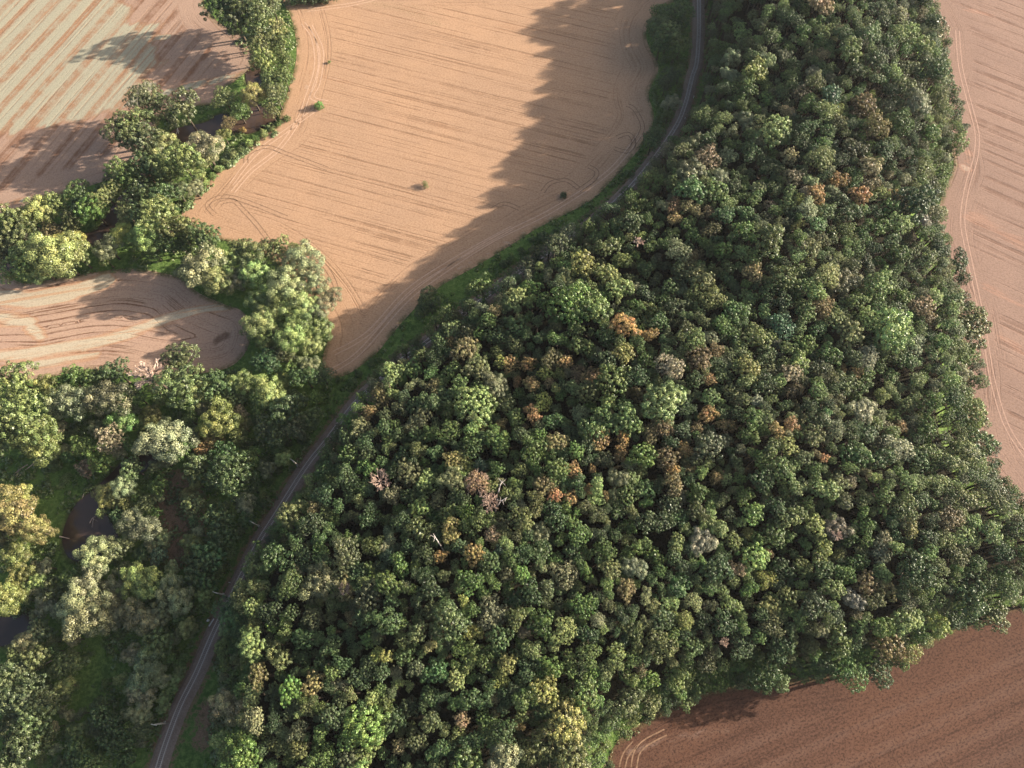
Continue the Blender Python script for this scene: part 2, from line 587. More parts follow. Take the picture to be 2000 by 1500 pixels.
field('striped_field',
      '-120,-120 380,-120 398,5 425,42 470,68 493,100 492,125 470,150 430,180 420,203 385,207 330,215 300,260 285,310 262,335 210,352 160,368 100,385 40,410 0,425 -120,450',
      field_mat('striped_stubble', (0.315, 0.212, 0.158), (0.345, 0.236, 0.175), (0.20, 0.11, 0.07), SUNLIT_STRAW, (0.275, 0.15, 0.085), row_angle((84, 238), (210, 94)), 2.2, 0.6, 16, broad=(11.5, (0.185, 0.095, 0.058), 0.95), speck=0.3),
      2.0, sunlit_poly='-420,330 0,262 90,246 150,236 215,218 270,205 315,180 300,160 270,150 330,120 290,110 300,95 280,75 310,48 250,44 260,20 190,-20 180,-220 -420,-220',  # outline of the sunlit ground between tree shadows, painted into the soil colour
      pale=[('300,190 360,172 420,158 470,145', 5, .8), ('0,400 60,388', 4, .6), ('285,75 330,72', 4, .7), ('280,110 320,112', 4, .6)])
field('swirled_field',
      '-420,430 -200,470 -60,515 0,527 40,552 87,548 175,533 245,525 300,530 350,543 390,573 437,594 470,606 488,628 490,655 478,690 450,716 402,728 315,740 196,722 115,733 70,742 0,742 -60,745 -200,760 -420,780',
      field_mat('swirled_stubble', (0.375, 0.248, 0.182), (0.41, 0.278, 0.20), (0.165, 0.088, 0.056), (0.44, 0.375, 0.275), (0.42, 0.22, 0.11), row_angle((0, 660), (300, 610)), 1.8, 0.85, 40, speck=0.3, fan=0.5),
      1.5, pale=[('440,597 390,605 330,622 250,650 160,672 60,688 -40,700', 5.5, .8), ('-140,575 60,585 140,572 205,550', 7, .95), ('-140,610 50,625 80,660', 7, .7), ('-90,735 90,710 190,692', 4, .75)],  # pale strokes: sunlight through tree gaps, painted into the stubble colour
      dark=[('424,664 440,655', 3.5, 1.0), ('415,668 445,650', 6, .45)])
field('pink_field',
      '1800,-60 1820,20 1838,60 1842,110 1830,170 1840,240 1862,310 1856,345 1835,400 1832,470 1850,540 1872,620 1885,720 1888,800 1905,880 1950,950 2020,1010 2120,1070 2260,1120 2400,1100 2400,-60',
      field_mat('pink_stubble', (0.245, 0.163, 0.130), (0.28, 0.186, 0.146), (0.16, 0.092, 0.068), (0.36, 0.275, 0.22), (0.36, 0.20, 0.14), row_angle((1850, 200), (2000, 262)), 3.0, 0.75, 17, speck=0.35),
      2.5, pale=[('1925,560 1990,600', 8, .5), ('1900,420 1990,470 2060,500', 10, .5), ('1885,330 1893,300', 5, .55), ('1870,20 1960,25', 6, .45), ('1940,640 2000,690', 6, .4)])
field('brown_field',
      '1175,1640 1185,1500 1205,1450 1245,1415 1330,1368 1430,1340 1580,1322 1700,1300 1800,1256 1900,1212 2000,1180 2200,1170 2300,1250 2300,1640',
      field_mat('brown_stubble', (0.095, 0.050, 0.035), (0.115, 0.058, 0.038), (0.045, 0.023, 0.016), (0.19, 0.125, 0.098), (0.13, 0.068, 0.045), row_angle((1480, 1500), (2000, 1270)), 2.0, 0.6, 14, broad=(9.0, (0.165, 0.098, 0.073), 0.4), speck=0.8),
      1.5, pale=[('1230,1470 1330,1440 1420,1425', 4, .6), ('1560,1470 1700,1430 1850,1370 1990,1320', 2.5, .42), ('1700,1500 1850,1450 2000,1400', 2.5, .4), ('1210,1500 1290,1480', 5, .5)],
      dark=[('1230,1440 1260,1425', 4, .5), ('1215,1480 1250,1475', 3, .5), ('1330,1400 1450,1370 1560,1340', 3, .45)])


# wheel tracks pressed into the fields: long thin sheets, each its own path
M_TRACK = plain('pressed_wheel_track', (0.225, 0.138, 0.088), 0.95, 0, 0.3, 0.8)
M_TRACKP = plain('pale_wheel_track', (0.47, 0.31, 0.22), 0.95, 0, 0.15, 0.8)


M_TRACKR = plain('faint_wheel_track', (0.36, 0.235, 0.185), 0.95, 0, 0.15, 0.8)


def track(px, width=0.45, gap=2.0, mat=None, z=0.075):
    c = catmull(unproj(P(px)), False, 10)
    t = np.gradient(c, axis=0)
    t /= np.linalg.norm(t, axis=1)[:, None]
    nrm = np.stack([-t[:, 1], t[:, 0]], 1)
    mb = MB()
    for off in (-gap / 2, gap / 2):
        a = c + nrm * (off - width / 2)
        b = c + nrm * (off + width / 2)
        n = len(c)
        v = [(x, y, z) for x, y in a] + [(x, y, z) for x, y in b]
        mb.add(v, [(i, i + 1, n + i + 1, n + i) for i in range(n - 1)])
    return tag(obj('wheel_track_path', mb.mesh('wheel_track_path', mat or M_TRACK)), kind='structure')


for px, m in (('430,397 455,392 475,410 500,437 525,470 560,520 610,600', 0), ('480,318 485,300 520,287 560,300 640,330', 0), ('420,420 405,400 430,385 470,390 560,425', 0),
              ('592,45 612,75 618,130 600,190 583,235 545,290 490,335 455,375', 1), ('606,50 628,100 622,160 610,190 640,200', 1), ('622,210 560,255 500,300 452,360', 1),
              ('1235,285 1255,250 1240,215 1225,205', 0), ('1200,290 1225,296 1238,280 1228,262 1205,268', 0), ('1060,375 1075,358 1105,352 1130,368', 0), ('960,410 985,398 1015,408', 0),
              ('1150,325 1165,335 1160,350 1130,372', 0), ('640,728 700,690 790,590 860,535 960,470 1080,410 1190,335 1250,262', 1), ('652,690 720,650 800,565 900,500 1000,445', 1),
              ('660,575 650,545 630,515 590,485', 0), ('400,20 430,55 470,85 480,110', 0), ('1870,60 1876,130 1893,200 1908,260 1905,310 1890,360 1880,430 1892,500 1907,570 1924,660 1938,740 1965,830 2010,900', 2),
              ('1238,1500 1244,1470 1262,1450 1300,1430', 0), ('1215,1500 1222,1475 1240,1452', 0), ('600,20 690,8 760,-10', 1)):
    track(px, 0.5, 2.1, (M_TRACK, M_TRACKP, M_TRACKR)[m])


# ------------------------------------------------------------------ water
def sheet(name, loop, z, mat):
    r = delaunay_2d_cdt([Vector(q) for q in loop], [], [list(range(len(loop)))], 1, 1e-4)
    me = mesh_np(name, [(q[0], q[1], z) for q in r[0]], r[2], mat)
    if me.polygons[0].normal.z < 0:
        me.flip_normals()
    return tag(obj(name, me), kind='structure')


for rv in RIVER:
    sheet('river_water', rv, -0.45, M_WATER)


# ------------------------------------------------------------------ railway
def ribbon(path, prof):
    """sweep a profile [(offset, z)] along a ground path"""
    t = np.gradient(path, axis=0)
    t /= np.linalg.norm(t, axis=1)[:, None]
    nrm = np.stack([-t[:, 1], t[:, 0]], 1)
    n, k = len(path), len(prof)
    v = []
    for o_, z in prof:
        q = path + nrm * o_
        v += [(x, y, z) for x, y in q]
    f = [(j * n + i, j * n + i + 1, (j + 1) * n + i + 1, (j + 1) * n + i) for j in range(k - 1) for i in range(n - 1)]
    return v, f


v, f = ribbon(RAIL_XY, [(3.7, -0.1), (2.5, 0.5), (0, 0.52), (-2.5, 0.5), (-3.7, -0.1)])
me = mesh_np('railway_embankment', v, [q[::-1] for q in f], M_BALLAST)
tag(obj('railway_embankment', me), kind='structure')
trk = empty('railway_track', (RAIL_XY[0][0], RAIL_XY[0][1], 0.5))
tag(trk, 'single railway track curving between the tan field and the wooded hill', 'railway track')
off = Vector((RAIL_XY[0][0], RAIL_XY[0][1], 0.5))
for s in (-0.76, 0.76):
    v, f = ribbon(RAIL_XY, [(s - .09, .66), (s - .075, .85), (s + .075, .85), (s + .09, .66)])
    v = [tuple(Vector(q) - off) for q in v]
    obj('rail', mesh_np('rail', v, [q[::-1] for q in f], M_STEEL), trk)
arc = np.concatenate([[0], np.cumsum(np.linalg.norm(np.diff(RAIL_XY, axis=0), axis=1))])
ss = np.arange(0.3, arc[-1], 0.65)
sx, sy = np.interp(ss, arc, RAIL_XY[:, 0]), np.interp(ss, arc, RAIL_XY[:, 1])
mb = MB()
mb.box((0, 0, 0), (2.5, 0.26, 0.2))
sl_me = mb.mesh('sleeper', M_CONCRETE)
rest = MB()
n_s = 0
for i in range(len(ss) - 1):
    ang = math.atan2(sy[i + 1] - sy[i], sx[i + 1] - sx[i]) - math.pi / 2
    loc = Vector((sx[i], sy[i], 0.57))
    uv, _ = proj([tuple(loc)])
    hidden = 690 < uv[0][0] < 1120
    if n_s < 295 and uv[0][1] < 1510 and not hidden:
        o = obj('sleeper', sl_me, trk)
        o.location = loc - off
        o.rotation_euler = (0, 0, ang)
        n_s += 1
    else:
        rest.box(loc - off, (2.5, 0.26, 0.2), Matrix.Rotation(ang, 3, 'Z'))
tag(obj('sleeper_run', rest.mesh('sleeper_run', M_CONCRETE), trk), kind='stuff')

# ------------------------------------------------------------------ tree meshes
FEATHER = {}


def crown_mesh(name, seed, n_clump, clump_r, cards, card, zs=0.8, lo=-0.25, sep=0.72, inner=70, lobes=0):
    """foliage in unit size: leafy clumps spread through the upper crown, each a tuft of small leaf sprays"""
    g = np.random.default_rng(seed)
    # uneven outline: a few low waves round the crown
    ph = g.uniform(0, 6.28, 4)
    am = g.uniform(0.04, 0.13, 4)
    cs = []
    subs = [(np.zeros(3), 1.0)]
    if lobes:
        a0 = g.uniform(0, 6.28)
        subs = [(np.array([math.cos(a0 + 6.283 * q / lobes + g.uniform(-.4, .4)) * .42, math.sin(a0 + 6.283 * q / lobes) * .42, g.uniform(-.22, .2)]), g.uniform(.52, .68)) for q in range(lobes)]
    tries = 0
    while len(cs) < n_clump and tries < 6000:
        tries += 1
        z = g.uniform(lo, 1.0)
        a = g.uniform(0, 6.2832)
        rr = math.sqrt(max(0, 1 - z * z))
        d = np.array([rr * math.cos(a), rr * math.sin(a), z])
        k = 1 + sum(am[i] * math.sin((i + 2) * a + ph[i]) for i in range(4))
        rad = (0.80 + g.uniform(-0.26, 0.14)) * k
        c0, k0 = subs[tries % len(subs)]
        p = (c0 + d * rad * k0) * np.array([1, 1, zs])
        r = clump_r * g.uniform(0.7, 1.3)
        if all(((p - q[0]) ** 2).sum() > (sep * (r + q[1])) ** 2 for q in cs):
            cs.append((p, r, d))
    V, F_, vary, hue, up = [], [], [], [], []

    def cardset(pos, nrm, size, va, hu):
        t = np.cross(nrm, g.normal(size=nrm.shape))
        t /= np.linalg.norm(t, axis=1)[:, None] + 1e-9
        b = np.cross(nrm, t)
        s1 = (size * g.uniform(0.6, 1.25, len(pos)))[:, None]
        s2 = s1 * g.uniform(0.5, 0.9, len(pos))[:, None]
        k0 = sum(len(x) for x in V)
        fold = nrm * s1 * 0.22
        q = np.stack([pos - t * s1, pos - b * s2 + fold, pos + t * s1, pos + b * s2 + fold], 1).reshape(-1, 3)
        V.append(q)
        F_.append((np.arange(len(pos) * 4).reshape(-1, 4) + k0))
        vary.append(np.repeat(va, 4))
        hue.append(np.repeat(hu, 4))
        up.append(q[:, 2])

    for p, r, d in cs:
        n = int(cards * (r / clump_r) ** 1.6)
        dr = g.normal(size=(n, 3)) + d * 0.9 + np.array([0, 0, .35])
        dr /= np.linalg.norm(dr, axis=1)[:, None]
        pos = p + dr * r * g.uniform(0.6, 1.08, n)[:, None] * np.array([1, 1, 0.85])
        nr = dr + g.normal(size=(n, 3)) * 0.42
        nr /= np.linalg.norm(nr, axis=1)[:, None]
        va = np.clip(g.uniform(0.2, 0.8) + g.normal(0, 0.13, n), 0, 1)
        hu = np.clip(g.uniform(0.2, 0.8) + g.normal(0, 0.1, n), 0, 1)
        cardset(pos, nr, np.full(n, card), va, hu)
    # loose inner foliage so that the crown is not hollow
    n = inner * 2
    d = g.normal(size=(n, 3))
    d /= np.linalg.norm(d, axis=1)[:, None]
    d[:, 2] = np.abs(d[:, 2]) * 0.9 - 0.15
    pos = d * g.uniform(0.2, 0.55, n)[:, None] * np.array([1, 1, zs])
    nr = d + g.normal(size=(n, 3)) * 0.3
    nr /= np.linalg.norm(nr, axis=1)[:, None]
    cardset(pos, nr, np.full(n, 0.10), np.full(n, 0.3), np.full(n, 0.5))
    v = np.concatenate(V)
    f = np.concatenate(F_)
    me = bpy.data.meshes.new(name)
    me.vertices.add(len(v))
    me.vertices.foreach_set('co', v.astype(np.float32).ravel())
    me.loops.add(f.size)
    me.loops.foreach_set('vertex_index', f.ravel().astype(np.int32))
    me.polygons.add(len(f))
    me.polygons.foreach_set('loop_start', (np.arange(len(f)) * 4).astype(np.int32))
    me.polygons.foreach_set('loop_total', np.full(len(f), 4, np.int32))
    me.update(calc_edges=True)
    me.materials.append(M_LEAF)
    fattr(me, 'vary', np.concatenate(vary))
    fattr(me, 'vary_hue', np.concatenate(hue))
    fattr(me, 'up', np.concatenate(up) / zs)
    return me


def trunk_mesh(name, seed):
    """unit trunk: height 1 to the crown's middle, limbs spreading into the crown"""
    g = random.Random(seed)
    mb = MB()
    pts = [Vector((0, 0, -0.06)), Vector((g.uniform(-.01, .01), g.uniform(-.01, .01), .3)), Vector((g.uniform(-.03, .03), g.uniform(-.03, .03), .65)), Vector((g.uniform(-.05, .05), g.uniform(-.05, .05), 1.05))]
    rad = [.042, .03, .024, .008]
    for i in range(3):
        mb.tube(pts[i], pts[i + 1], rad[i], rad[i + 1], 7)
    for k in range(6):
        a = k * 1.05 + g.uniform(-.3, .3)
        z = g.uniform(.55, .95)
        b0 = pts[1].lerp(pts[3], (z - .3) / .75)
        L = g.uniform(.16, .24)
        b1 = b0 + Vector((math.cos(a) * L, math.sin(a) * L, g.uniform(.06, .14)))
        mb.tube(b0, b1, .013, .005, 5)
    return mb.mesh(name, M_BARK, True)


def bare_mesh(name, seed, mat, depth=4, spread=0.75, n_main=12, thick=0.030):
    """leafless crown: limbs fork again and again down to twigs"""
    g = random.Random(seed)
    mb = MB()

    def grow(p, d, L, r, lev):
        e = p + d * L
        mb.tube(p, e, r, r * 0.75, 4 if lev > 1 else 3)
        if lev == 0:
            return
        for _ in range(3 if lev > 1 else 4):
            q = Vector((g.gauss(0, 1), g.gauss(0, 1), g.gauss(0, .7))).normalized()
            nd = (d + q * spread * 0.75).normalized()
            grow(p.lerp(e, g.uniform(.55, 1)), nd, L * g.uniform(.55, .8), r * 0.66, lev - 1)
    for k in range(n_main):
        a = k * 6.283 / n_main + g.uniform(-.3, .3)
        el = g.uniform(.25, 1.3)
        d = Vector((math.cos(a) * math.cos(el), math.sin(a) * math.cos(el), math.sin(el)))
        grow(Vector((0, 0, -.25)), d, .48, thick, depth - 1)
    return mb.mesh(name, mat)


CROWNS = {'b': [], 'w': [], 's': [], 'c': []}
for i in range(12):      # broadleaf: many distinct tufts, some crowns made of two to four merged heads
    CROWNS['b'].append(crown_mesh('broadleaf_crown', 100 + i, 78 + 8 * (i % 4), 0.158 - 0.012 * (i % 3), 80, 0.034, 0.9 + 0.08 * (i % 3), -0.2, 0.78, 60, (0, 3, 0, 2, 4, 0)[i % 6]))
for i in range(6):       # willow: soft billows
    CROWNS['w'].append(crown_mesh('willow_crown', 200 + i, 36 + 4 * (i % 3), 0.28, 280, 0.031, 0.75, -0.35, 0.6, 70, (0, 3, 2)[i % 3]))
for i in range(9):       # dense crowns of fine tufts
    CROWNS['s'].append(crown_mesh('fine_crown', 300 + i, 130 + 7 * i, 0.118, 44, 0.031, 0.85, -0.2, 0.84, 70, (0, 2, 3)[i % 3]))
for i in range(3):       # pointed young trees
    CROWNS['c'].append(crown_mesh('pointed_crown', 400 + i, 44, 0.21, 60, 0.05, 1.5, -0.3))
TRUNKS = [trunk_mesh('trunk', 500 + i) for i in range(4)]
BARES = [bare_mesh('bare_branches', 600 + i, M_TWIG) for i in range(3)]
BARE_PALE = bare_mesh('bare_branches_pale', 610, M_DEADWOOD, 4, 0.6, 13, 0.05)

# ------------------------------------------------------------------ tree colours (leaf albedo) and words for them
COL = {
    'g': ((.076, .124, .031), 'mid green'), 'd': ((.044, .080, .026), 'dark green'), 'o': ((.104, .130, .044), 'olive green'),
    'w': ((.160, .182, .092), 'pale grey-green'), 'y': ((.195, .215, .062), 'yellow-green'), 'p': ((.155, .205, .070), 'pale green'),
    'b': ((.132, .112, .048), 'brownish'), 'a': ((.390, .250, .100), 'orange-gold'), 'n': ((.300, .240, .130), 'tan'),
    't': ((.048, .098, .056), 'teal green'), 'e': ((.075, .135, .042), 'emerald green'), 's': ((.205, .215, .140), 'silvery green'),
    'v': ((.110, .240, .045), 'vivid green'), 'l': ((.245, .245, .085), 'lemon yellow'), 'k': ((.068, .088, .035), 'dark olive'),
}


def lst(s):
    out = []
    for q in s.split():
        u, v, r, c = q.split(',')
        out.append((float(u), float(v), float(r), c))
    return out


# riverside and hedgerow trees: crown centre and radius in the photo, colour letter
RIVERSIDE = lst('''
440,8,34,d 492,18,38,k 530,8,28,k 462,38,30,k 505,52,30,k 540,62,24,o 512,90,25,o 546,88,22,o 516,122,26,o 556,118,20,o 532,150,22,o 556,152,17,g 540,186,20,o 530,216,16,o 520,178,14,o
437,188,22,o 493,186,20,y 466,214,18,g 280,194,33,k 308,205,24,k 360,214,36,k 258,243,40,o 242,264,34,k 290,228,26,d 276,276,34,k 398,286,34,w 446,242,14,b 436,262,13,y
316,286,27,p 308,320,28,p 360,322,36,o 345,300,22,y 282,330,28,d 347,372,20,w 379,368,15,w 403,312,16,p 388,340,13,p 325,345,24,o 320,385,26,d 242,340,30,g 262,380,30,d 285,395,24,o
206,380,32,o 150,374,26,g 158,398,30,d 182,410,26,g 80,412,25,y 112,398,26,o 245,413,27,o 310,422,38,o 345,445,34,o 275,430,24,d 402,463,28,d 372,452,24,o 98,448,20,b 140,434,22,o 52,425,26,o 22,436,32,o 36,458,34,o
241,456,20,y 288,466,26,p 262,470,18,g 210,482,24,w 110,498,46,p 66,490,38,p 40,516,38,o 128,478,30,y 75,520,30,p 154,500,24,o 10,490,30,k 325,475,26,d 355,480,24,d 300,492,20,d 205,505,16,g
395,516,40,w 420,545,30,p 365,525,22,w 445,515,28,p 490,508,34,p 500,535,28,p 470,488,26,o 545,490,30,o 520,482,22,o 595,510,34,w 575,500,26,y 465,545,24,w 612,548,30,w 560,558,34,w 535,535,24,d 640,580,27,w 510,585,28,p 546,600,34,p 590,595,30,p 615,610,24,w 624,634,25,p 578,638,32,p 508,636,30,p 570,664,30,p 540,650,24,g 518,662,24,p 610,674,20,p 548,690,26,k 520,704,26,d 565,692,13,a 603,712,23,w 596,738,28,d 553,740,17,y 572,725,20,g 630,735,20,d
350,702,38,o 228,728,30,d 34,742,36,o 95,752,24,y 133,740,24,g 168,740,26,g 200,745,22,d 137,784,36,w 217,776,40,w 353,752,42,o 385,765,26,p 420,756,30,d 469,748,28,p 455,775,22,o 525,768,30,p 503,785,24,g 560,802,32,d 609,815,23,g 430,816,34,y 410,830,24,y 418,846,20,l 476,832,16,l 469,807,15,n 518,836,26,k 553,846,28,d 580,835,24,k 297,811,20,l 282,822,14,p 235,822,28,e 217,858,27,n 325,864,38,w 350,880,24,g 399,874,17,a 430,862,10,a 44,826,52,o 75,855,34,y 15,850,34,o 161,870,20,g 168,912,17,n 180,908,15,p 196,902,22,g 259,916,22,k 455,926,42,d 436,893,30,d 475,905,26,g 388,915,28,k 312,948,20,g 242,951,22,w 268,962,18,g 208,967,21,l 222,978,15,l 385,944,14,l 368,966,14,l 378,985,22,o 20,998,42,l 40,975,26,y 8,1030,30,l 73,1037,27,l 32,1078,30,l 45,1122,22,l 15,1170,30,y
270,1028,34,w 250,1050,20,w 315,1053,17,w 276,1081,17,e 311,1085,15,t 302,1000,15,g 427,1026,36,d 440,1050,28,d 413,1088,30,d 390,1115,28,d 405,1132,22,d 192,1080,30,w 225,1072,24,k 175,1133,32,w 280,1132,34,p 265,1150,26,p 224,1154,28,w 150,1178,32,w 178,1202,40,w 215,1205,26,w 266,1204,34,w 300,1210,24,w 343,1165,34,w 330,1140,18,p 320,1190,24,w 350,1195,22,g 402,1184,16,g 88,1182,20,w 100,1156,22,k 120,1150,18,g 52,1252,23,w 80,1232,22,k 74,1284,24,o 130,1297,24,o 145,1305,14,o 16,1330,30,k 42,1364,42,k 92,1368,28,k 70,1412,38,k 30,1440,34,k 35,1475,44,k 80,1450,28,k 308,1260,30,o 290,1270,20,y 258,1278,22,w 286,1310,34,w 310,1320,22,w 280,1357,26,w 262,1350,18,w 340,1328,14,p 330,1350,14,p 320,1374,16,p 357,1290,13,g 348,1308,12,p 210,1408,34,d 185,1424,24,k 231,1448,28,d 154,1472,32,d 175,1494,28,g 245,1492,22,d 196,1378,20,d 130,1500,24,k
835,578,20,k 826,600,21,d 842,600,16,d 1288,50,24,d 1305,70,24,d 1290,85,22,d 1312,25,26,d 1335,20,20,g 1325,48,18,d 1330,85,20,g 1318,100,16,g 1285,20,16,g 1310,150,18,d 1328,140,15,g 1300,165,14,d 1310,200,17,w 1306,222,13,g 1285,262,16,d 1272,280,16,d 1268,270,12,d
''')
SHRUBS = lst('''
535,14,9,g 502,600,8,g 474,254,6,a 560,232,7,g 545,240,7,g 532,250,7,p 515,262,8,p 500,270,7,g 486,280,8,p 470,290,8,g 455,303,8,p 440,318,8,g 428,330,8,p 415,345,8,g 402,356,8,p 330,405,8,g 345,410,8,e 360,395,7,g 128,936,11,p 118,950,7,p 108,910,12,k 535,900,12,g 525,915,12,y 528,940,9,g 545,918,8,k 230,1235,8,p 178,1277,8,p 560,868,10,d 590,858,10,d 150,1340,8,p 205,1335,7,g 660,742,9,d 690,745,9,g 700,730,8,d 725,712,8,g 1040,468,9,d 1060,462,10,d 1085,452,10,d 1105,446,9,d 1020,490,9,d 985,515,9,d 1000,505,8,g 450,1235,12,d 590,-2,14,d 612,-4,14,k 632,-6,14,d 572,2,12,d 650,-10,13,d 560,1000,12,t 545,1030,11,t 530,1055,11,t 580,975,10,e 505,1100,12,t 490,1125,10,d 625,925,9,d 640,902,9,d
''')
FIELD_SHRUBS = [(623, 207, 8, 'v', 'bright green weed clump standing in the tan field beside the headland tracks'), (643, 121, 4, 'v', 'small upright green bush in the tan field near its upper end'),
                (830, 361, 8, 'o', 'lone olive bush in the sunny middle of the tan field'), (1101, 382, 7, 'd', 'lone dark bush in the shaded corner of the tan field')]
# forest trees that stand out by colour or size
MARKED = lst('''
874,628,14,a 838,690,16,l 881,670,12,a 790,714,12,a 766,722,14,a 895,618,18,b 874,618,20,o 909,684,26,b 996,712,18,a 1031,712,17,a 979,709,14,y 1066,730,16,y 1105,709,14,a 1077,702,20,b 1038,751,18,a 1010,747,12,a 1128,732,20,b 1154,737,18,a 1086,758,10,y 1060,786,18,y 1220,639,24,a 1270,653,18,a 846,758,18,b 722,806,15,a 745,778,18,b 885,898,18,l 904,893,14,y 940,908,14,t 1171,856,22,a 1217,856,14,a 1087,866,20,b 1210,884,16,a 1270,849,18,b 1119,919,18,a 1157,915,8,a 1060,950,20,b 1084,968,14,a 1147,957,12,a 1115,971,14,a 1182,968,12,a 1336,877,16,a 1311,919,18,a 1297,838,20,b 1301,894,22,b 1315,947,22,b
930,790,34,p 1115,597,42,g 1157,604,36,p 1185,541,24,p 1136,516,25,y 1210,565,26,p 990,562,16,y 1008,582,20,p 1294,786,38,p 1224,821,32,p 1168,828,34,g 1196,747,36,o 1308,716,30,s 1217,691,20,y 1332,681,16,p 1259,957,20,e 835,940,24,p
821,1038,34,o 881,1038,24,l 877,1003,18,o 926,1083,20,a 860,1087,12,a 961,1045,14,n 972,1076,14,t 758,1087,14,t 839,1262,13,l 755,1280,14,y 737,1280,14,y 905,1174,12,y 727,1363,14,p 776,1332,12,p 1014,1416,12,a 965,1363,12,b 968,1391,10,b 779,1458,14,n 902,1405,16,n 1063,1350,26,y 1105,1409,40,y 1045,1462,30,o 1115,1480,35,o 923,1234,20,y 990,1297,20,y 975,1328,18,y 891,1328,20,p 916,1293,18,p 1038,1269,20,p 1336,1213,18,y 675,1150,20,b 685,1206,12,b 713,1416,38,g 440,1190,20,e 460,1215,22,e 455,1245,16,e
1461,1041,11,y 1566,1108,17,o 1636,1031,22,s 1496,1132,18,y 1503,1185,18,y 1335,1215,18,y 1604,1076,22,y 1780,1031,18,l 1853,1013,22,b 1821,1213,30,y 1776,1272,25,y 1730,1262,30,b 1636,1241,38,o 1657,1311,32,g 1769,1210,26,p 1867,1083,26,o 1947,1206,24,o 1895,1157,44,d 1485,1318,34,d 1436,1111,18,n 1590,1024,20,y
1646,718,12,a 1673,727,13,a 1384,741,12,a 1545,730,20,n 1384,810,18,a 1419,828,18,a 1545,832,16,a 1517,842,18,a 1335,877,10,a 1608,895,10,a 1758,835,14,a 1398,933,14,a 1349,919,12,a 1783,674,22,s 1741,646,36,p 1804,600,24,n 1650,548,26,w 1713,558,26,p 1587,566,30,p 1531,548,28,g 1503,471,36,o 1762,583,22,g 1692,698,22,s 1890,646,38,o 1900,870,34,g 1527,639,24,t 1475,660,26,p 1461,723,20,y 1447,688,20,o 1681,800,24,s 1608,954,26,p 1671,891,26,e 1751,877,24,s 1356,499,18,b 1345,520,16,b 1471,530,22,n 1604,600,22,b
1601,10,24,n 1660,101,28,o 1541,308,18,n 1601,311,26,o 1594,378,20,a 1639,353,20,a 1678,381,18,a 1702,325,22,n 1702,357,20,n 1744,378,16,a 1685,210,24,b 1566,182,18,b 1622,189,20,t 1790,395,34,d 1317,402,18,a 1349,406,18,b 1384,413,14,b 1317,427,12,a 1380,311,24,n 1349,371,30,e 1510,262,30,p 1475,136,24,y
''')
BARE_TREES = [(741, 937, 24, 0, 'bare pinkish-brown tree with fine twigs in the forest near the railway'), (955, 978, 24, 1, 'bare pink-grey tree with long forked limbs in the middle of the forest'),
              (930, 942, 28, 2, 'withered tan tree with thin foliage next to the bare pink-grey tree'), (1248, 472, 13, 3, 'small pale bare tree among dark crowns in the upper forest'),
              (290, 730, 40, 3, 'large pale dead tree leaning over the edge of the swirled field'), (672, 1150, 14, 0, 'small grey bare tree in the shaded forest opposite the poles'),
              (1415, 1255, 12, 1, 'small brown bare tree in the lower forest'), (1636, 1045, 13, 3, 'small pale bare crown poking out beside the silvery tree')]

# ------------------------------------------------------------------ collect the trees
trees = []      # x, y, ground z, hc, r, crown kind, colour letter, list name, u, v, rpx


hc_low = lambda r: 2.2 + 1.1 * r


def place(u, v, rpx, hc_fn, src, c):
    z = 0.0
    for _ in range(4):
        _, s = proj([(0, 0, 0)])
        p = unproj([(u, v)], z + 8.0)
        q, sc = proj([(p[0][0], p[0][1], z + 8.0)])
        r = rpx / sc[0]
        hc = hc_fn(r)
        p = unproj([(u, v)], z + hc)
        z = float(hill(p)[0])
    return dict(x=p[0][0], y=p[0][1], z=z, hc=hc, r=r, c=c, src=src, u=u, v=v, rpx=rpx)


hc_forest = lambda r: 11.5 + 0.75 * min(r, 6.5)
hc_river = lambda r: 3.2 + 1.3 * r
hc_shrub = lambda r: 0.55 * r
for u, v, r, c in MARKED:
    t = place(u, v, r, hc_forest, 'marked', c)
    for k in range(1, 9):
        b = np.array([[t['x'], t['y']]])
        if u > 1400 or (inside(b, FOREST_XY)[0] and seg_dist(b, RAIL_XY, False)[0] > 4.5):
            break
        t = place(u, v, r, lambda q: hc_forest(q) + 1.5 * k, 'marked', c)
    trees.append(t)
for u, v, r, k, lab in BARE_TREES:
    t = place(u, v, r, (lambda q: hc_forest(q) + 3.5 if u != 290 else hc_river(q) + 2), 'bare', 'n')
    t['k'], t['label'] = k, lab
    trees.append(t)
n_forest_marked = len(trees)

taken = np.array([(t['x'], t['y'], t['r'] * (0.85 if t['src'] == 'marked' else 0.8)) for t in trees])
lo, hi = FOREST_XY.min(0), FOREST_XY.max(0)
fx = list(map(tuple, taken))
arr = np.zeros((6000, 3))
arr[:len(fx)] = taken
cnt = len(fx)


